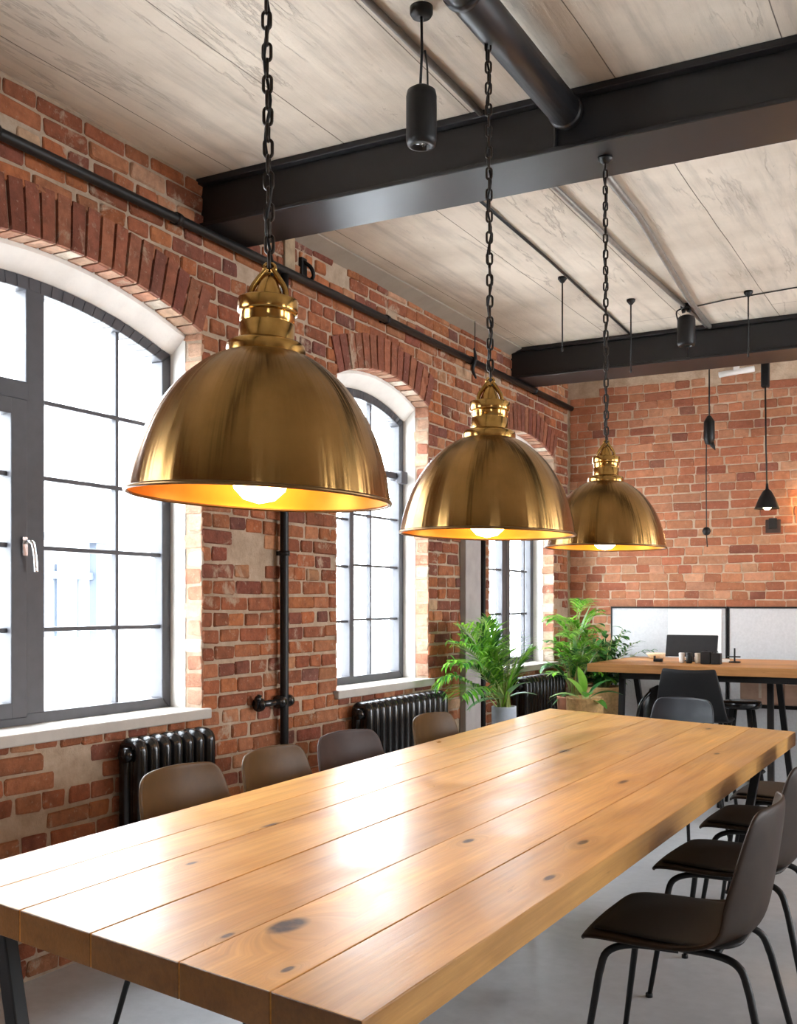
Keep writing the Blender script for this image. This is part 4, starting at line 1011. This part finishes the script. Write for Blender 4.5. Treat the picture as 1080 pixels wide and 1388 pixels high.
for k in range(10):
    a=random.uniform(0,2*PI); leaf_blade(mb,(0,0,z+.03),(math.cos(a),math.sin(a),random.uniform(.1,.6)),random.uniform(.14,.24),.02,1.2,random.choice(MD+DK),6,.2)
keep_off(mb,t,COUNTER); keep_off(ms,t,COUNTER)
mb.build('foliage',M['leaf'],t,fix=False); ms.build('stems',M['stalk'],t)
# dark leafy shrub
t=thing('leafy_shrub','dark green bushy plant in tan planter in front of left wall panel','plant',(-2.26,7.42+.03,0)); 
t.location=(-2.56,8.06,0); pot(t,M['pot_tan'],.13,.16,.72)
mb=MB(); ms=MB(); z=.70
for k in range(40):
    a=random.uniform(0,2*PI); e=math.radians(random.uniform(38,85)); L=random.uniform(.28,.50)
    tip=Vector((math.cos(a)*math.cos(e)*L,math.sin(a)*math.cos(e)*L,z+math.sin(e)*L)); b=Vector((0,0,z-.03)); ms.tube([b,b.lerp(tip,.5)+Vector((0,0,.03)),tip],[.006,.004,.002],6)
    for j in range(13):
        q=b.lerp(tip,.3+.7*j/12); aa=random.uniform(0,2*PI); leaf_blade(mb,q,(math.cos(aa)+math.cos(a)*.6,math.sin(aa)+math.sin(a)*.6,random.uniform(-.2,.6)),random.uniform(.08,.14),random.uniform(.018,.030),.7,random.choice(DK+DK+MD[:2]),5,.2)
for az,el,L in ((0,50,.5),(20,60,.5),(-20,66,.52),(160,70,.45),(60,75,.5)):
    frond(mb,ms,(0,0,z),math.radians(az),math.radians(el),L,1.3,13,.009,.10,DK+MD[:1])
keep_off(mb,t,COUNTER); keep_off(ms,t,COUNTER)
mb.build('foliage',M['leaf'],t,fix=False); ms.build('stems',M['stalk'],t)
# small broad leaved plant
t=thing('broad_leaf_plant','small plant with broad glossy leaves in tan pot beside counter end','plant',(-2.24,7.16,0)); t.location=(-2.335,6.93,0); pot(t,M['pot_tan'],.10,.125,.73)
mb=MB(); ms=MB(); z=.70
for az,el,L,c in ((200,30,.20,(.30,.50,.16)),(235,62,.19,(.34,.62,.10)),(250,80,.20,(.28,.56,.08)),(20,35,.22,(.05,.20,.04)),(40,55,.20,(.06,.24,.05)),(330,15,.18,(.12,.36,.06)),(300,40,.16,(.16,.44,.07)),(120,60,.2,(.06,.2,.04)),(0,58,.2,(.04,.16,.035))):
    a=math.radians(az); e=math.radians(el); d=Vector((math.cos(a)*math.cos(e),math.sin(a)*math.cos(e),math.sin(e))); b=Vector((0,0,z))+d*.05; ms.tube([(0,0,z-.03),b],[.005,.004],6); leaf_blade(mb,b,d,L,.042,1.0,c,9,.25)
keep_off(mb,t,COUNTER); keep_off(ms,t,COUNTER)
mb.build('foliage',M['leaf'],t,fix=False); ms.build('stems',M['stalk'],t)

# ------------------------------------------------------------------ outside: street and the white building opposite
mb=MB(); mb.box(-60,XL-.42,-40,60,-.5,-.3); struct(mb.build('pavement',M['paving']))
F_=Vector((-math.sin(math.radians(28.5)),math.cos(math.radians(28.5)),0)); R_=Vector((math.cos(math.radians(28.5)),math.sin(math.radians(28.5)),0))
BX=-20.0
k=BX/-9.0
t=thing('white_building','white building across the street seen through nearest window','building',(BX,20,-.3))
def fb(name,y0,y1,z0,z1,d,mat):
    mb=MB(); mb.box(0,d,y0*k-20,y1*k-20,1.35+(z0-1.35)*k+.3,1.35+(z1-1.35)*k+.3); return mb.build(name,mat,t)
mb=MB(); mb.box(-.8,0,-32,12,0,9.5); mb.build('wall',M['facade'],t)
fb('fascia',6.0,9.30,2.06,2.14,.32,M['facade_trim']); 
fb('post',9.12,9.28,.93,2.06,.25,M['facade_trim'])
fb('post',8.58,8.78,1.0,1.80,.12,M['facade_trim']); fb('transom',6.5,9.15,1.64,1.72,.15,M['facade_trim'])
fb('post',7.6,7.68,1.0,2.0,.12,M['facade_trim'])
fb('shop_window',8.30,8.60,1.0,1.98,.05,simple('pale_shop_glass',(.075,.085,.10),.2))
wn=fb('window',9.02,9.18,2.72,3.15,.06,simple('pale_window_glass',(.25,.27,.29),.6))
fb('door_post',8.93,8.96,.98,1.65,.06,M['facade_trim'])

# ------------------------------------------------------------------ light
w=bpy.data.worlds.new('sky'); scene.world=w; w.use_nodes=True; nt=w.node_tree
bg=nt.nodes['Background']; bg.inputs[0].default_value=(.90,.95,1.0,1); bg.inputs[1].default_value=22.0
def portal(loc,rot,sx,sy):
    l=bpy.data.lights.new('sky_portal','AREA'); l.shape='RECTANGLE'; l.size=sx; l.size_y=sy; l.cycles.is_portal=True
    o=bpy.data.objects.new('sky_portal',l); o.location=loc; o.rotation_euler=rot; link(o)
for op in OPS_L: portal((XL-.3,op[0],(op[2]+op[3]+op[4])/2),(0,-PI/2,0),op[3]+op[4]-op[2],op[1]*2)
for op in OPS_R: portal((XR+.3,op[0],(op[2]+op[3])/2),(0,PI/2,0),op[3]-op[2],op[1]*2)
for op in OPS_B: portal((op[0],YR-.3,(op[2]+op[3])/2),(PI/2,0,0),op[1]*2,op[3]-op[2])

# ------------------------------------------------------------------ camera
cam=bpy.data.cameras.new('camera'); co=bpy.data.objects.new('camera',cam); link(co)
co.location=(0,0,1.35); co.rotation_euler=(PI/2,0,math.radians(28.5))
cam.sensor_fit='HORIZONTAL'; cam.sensor_width=36; cam.lens=1450/1080*36; cam.shift_y=(820-694)/1080
cam.clip_start=.02; cam.clip_end=300
scene.camera=co
vs_=scene.view_settings; vs_.view_transform='Standard'; vs_.look='None'; vs_.exposure=0.32; vs_.gamma=1.0; vs_.use_curve_mapping=False
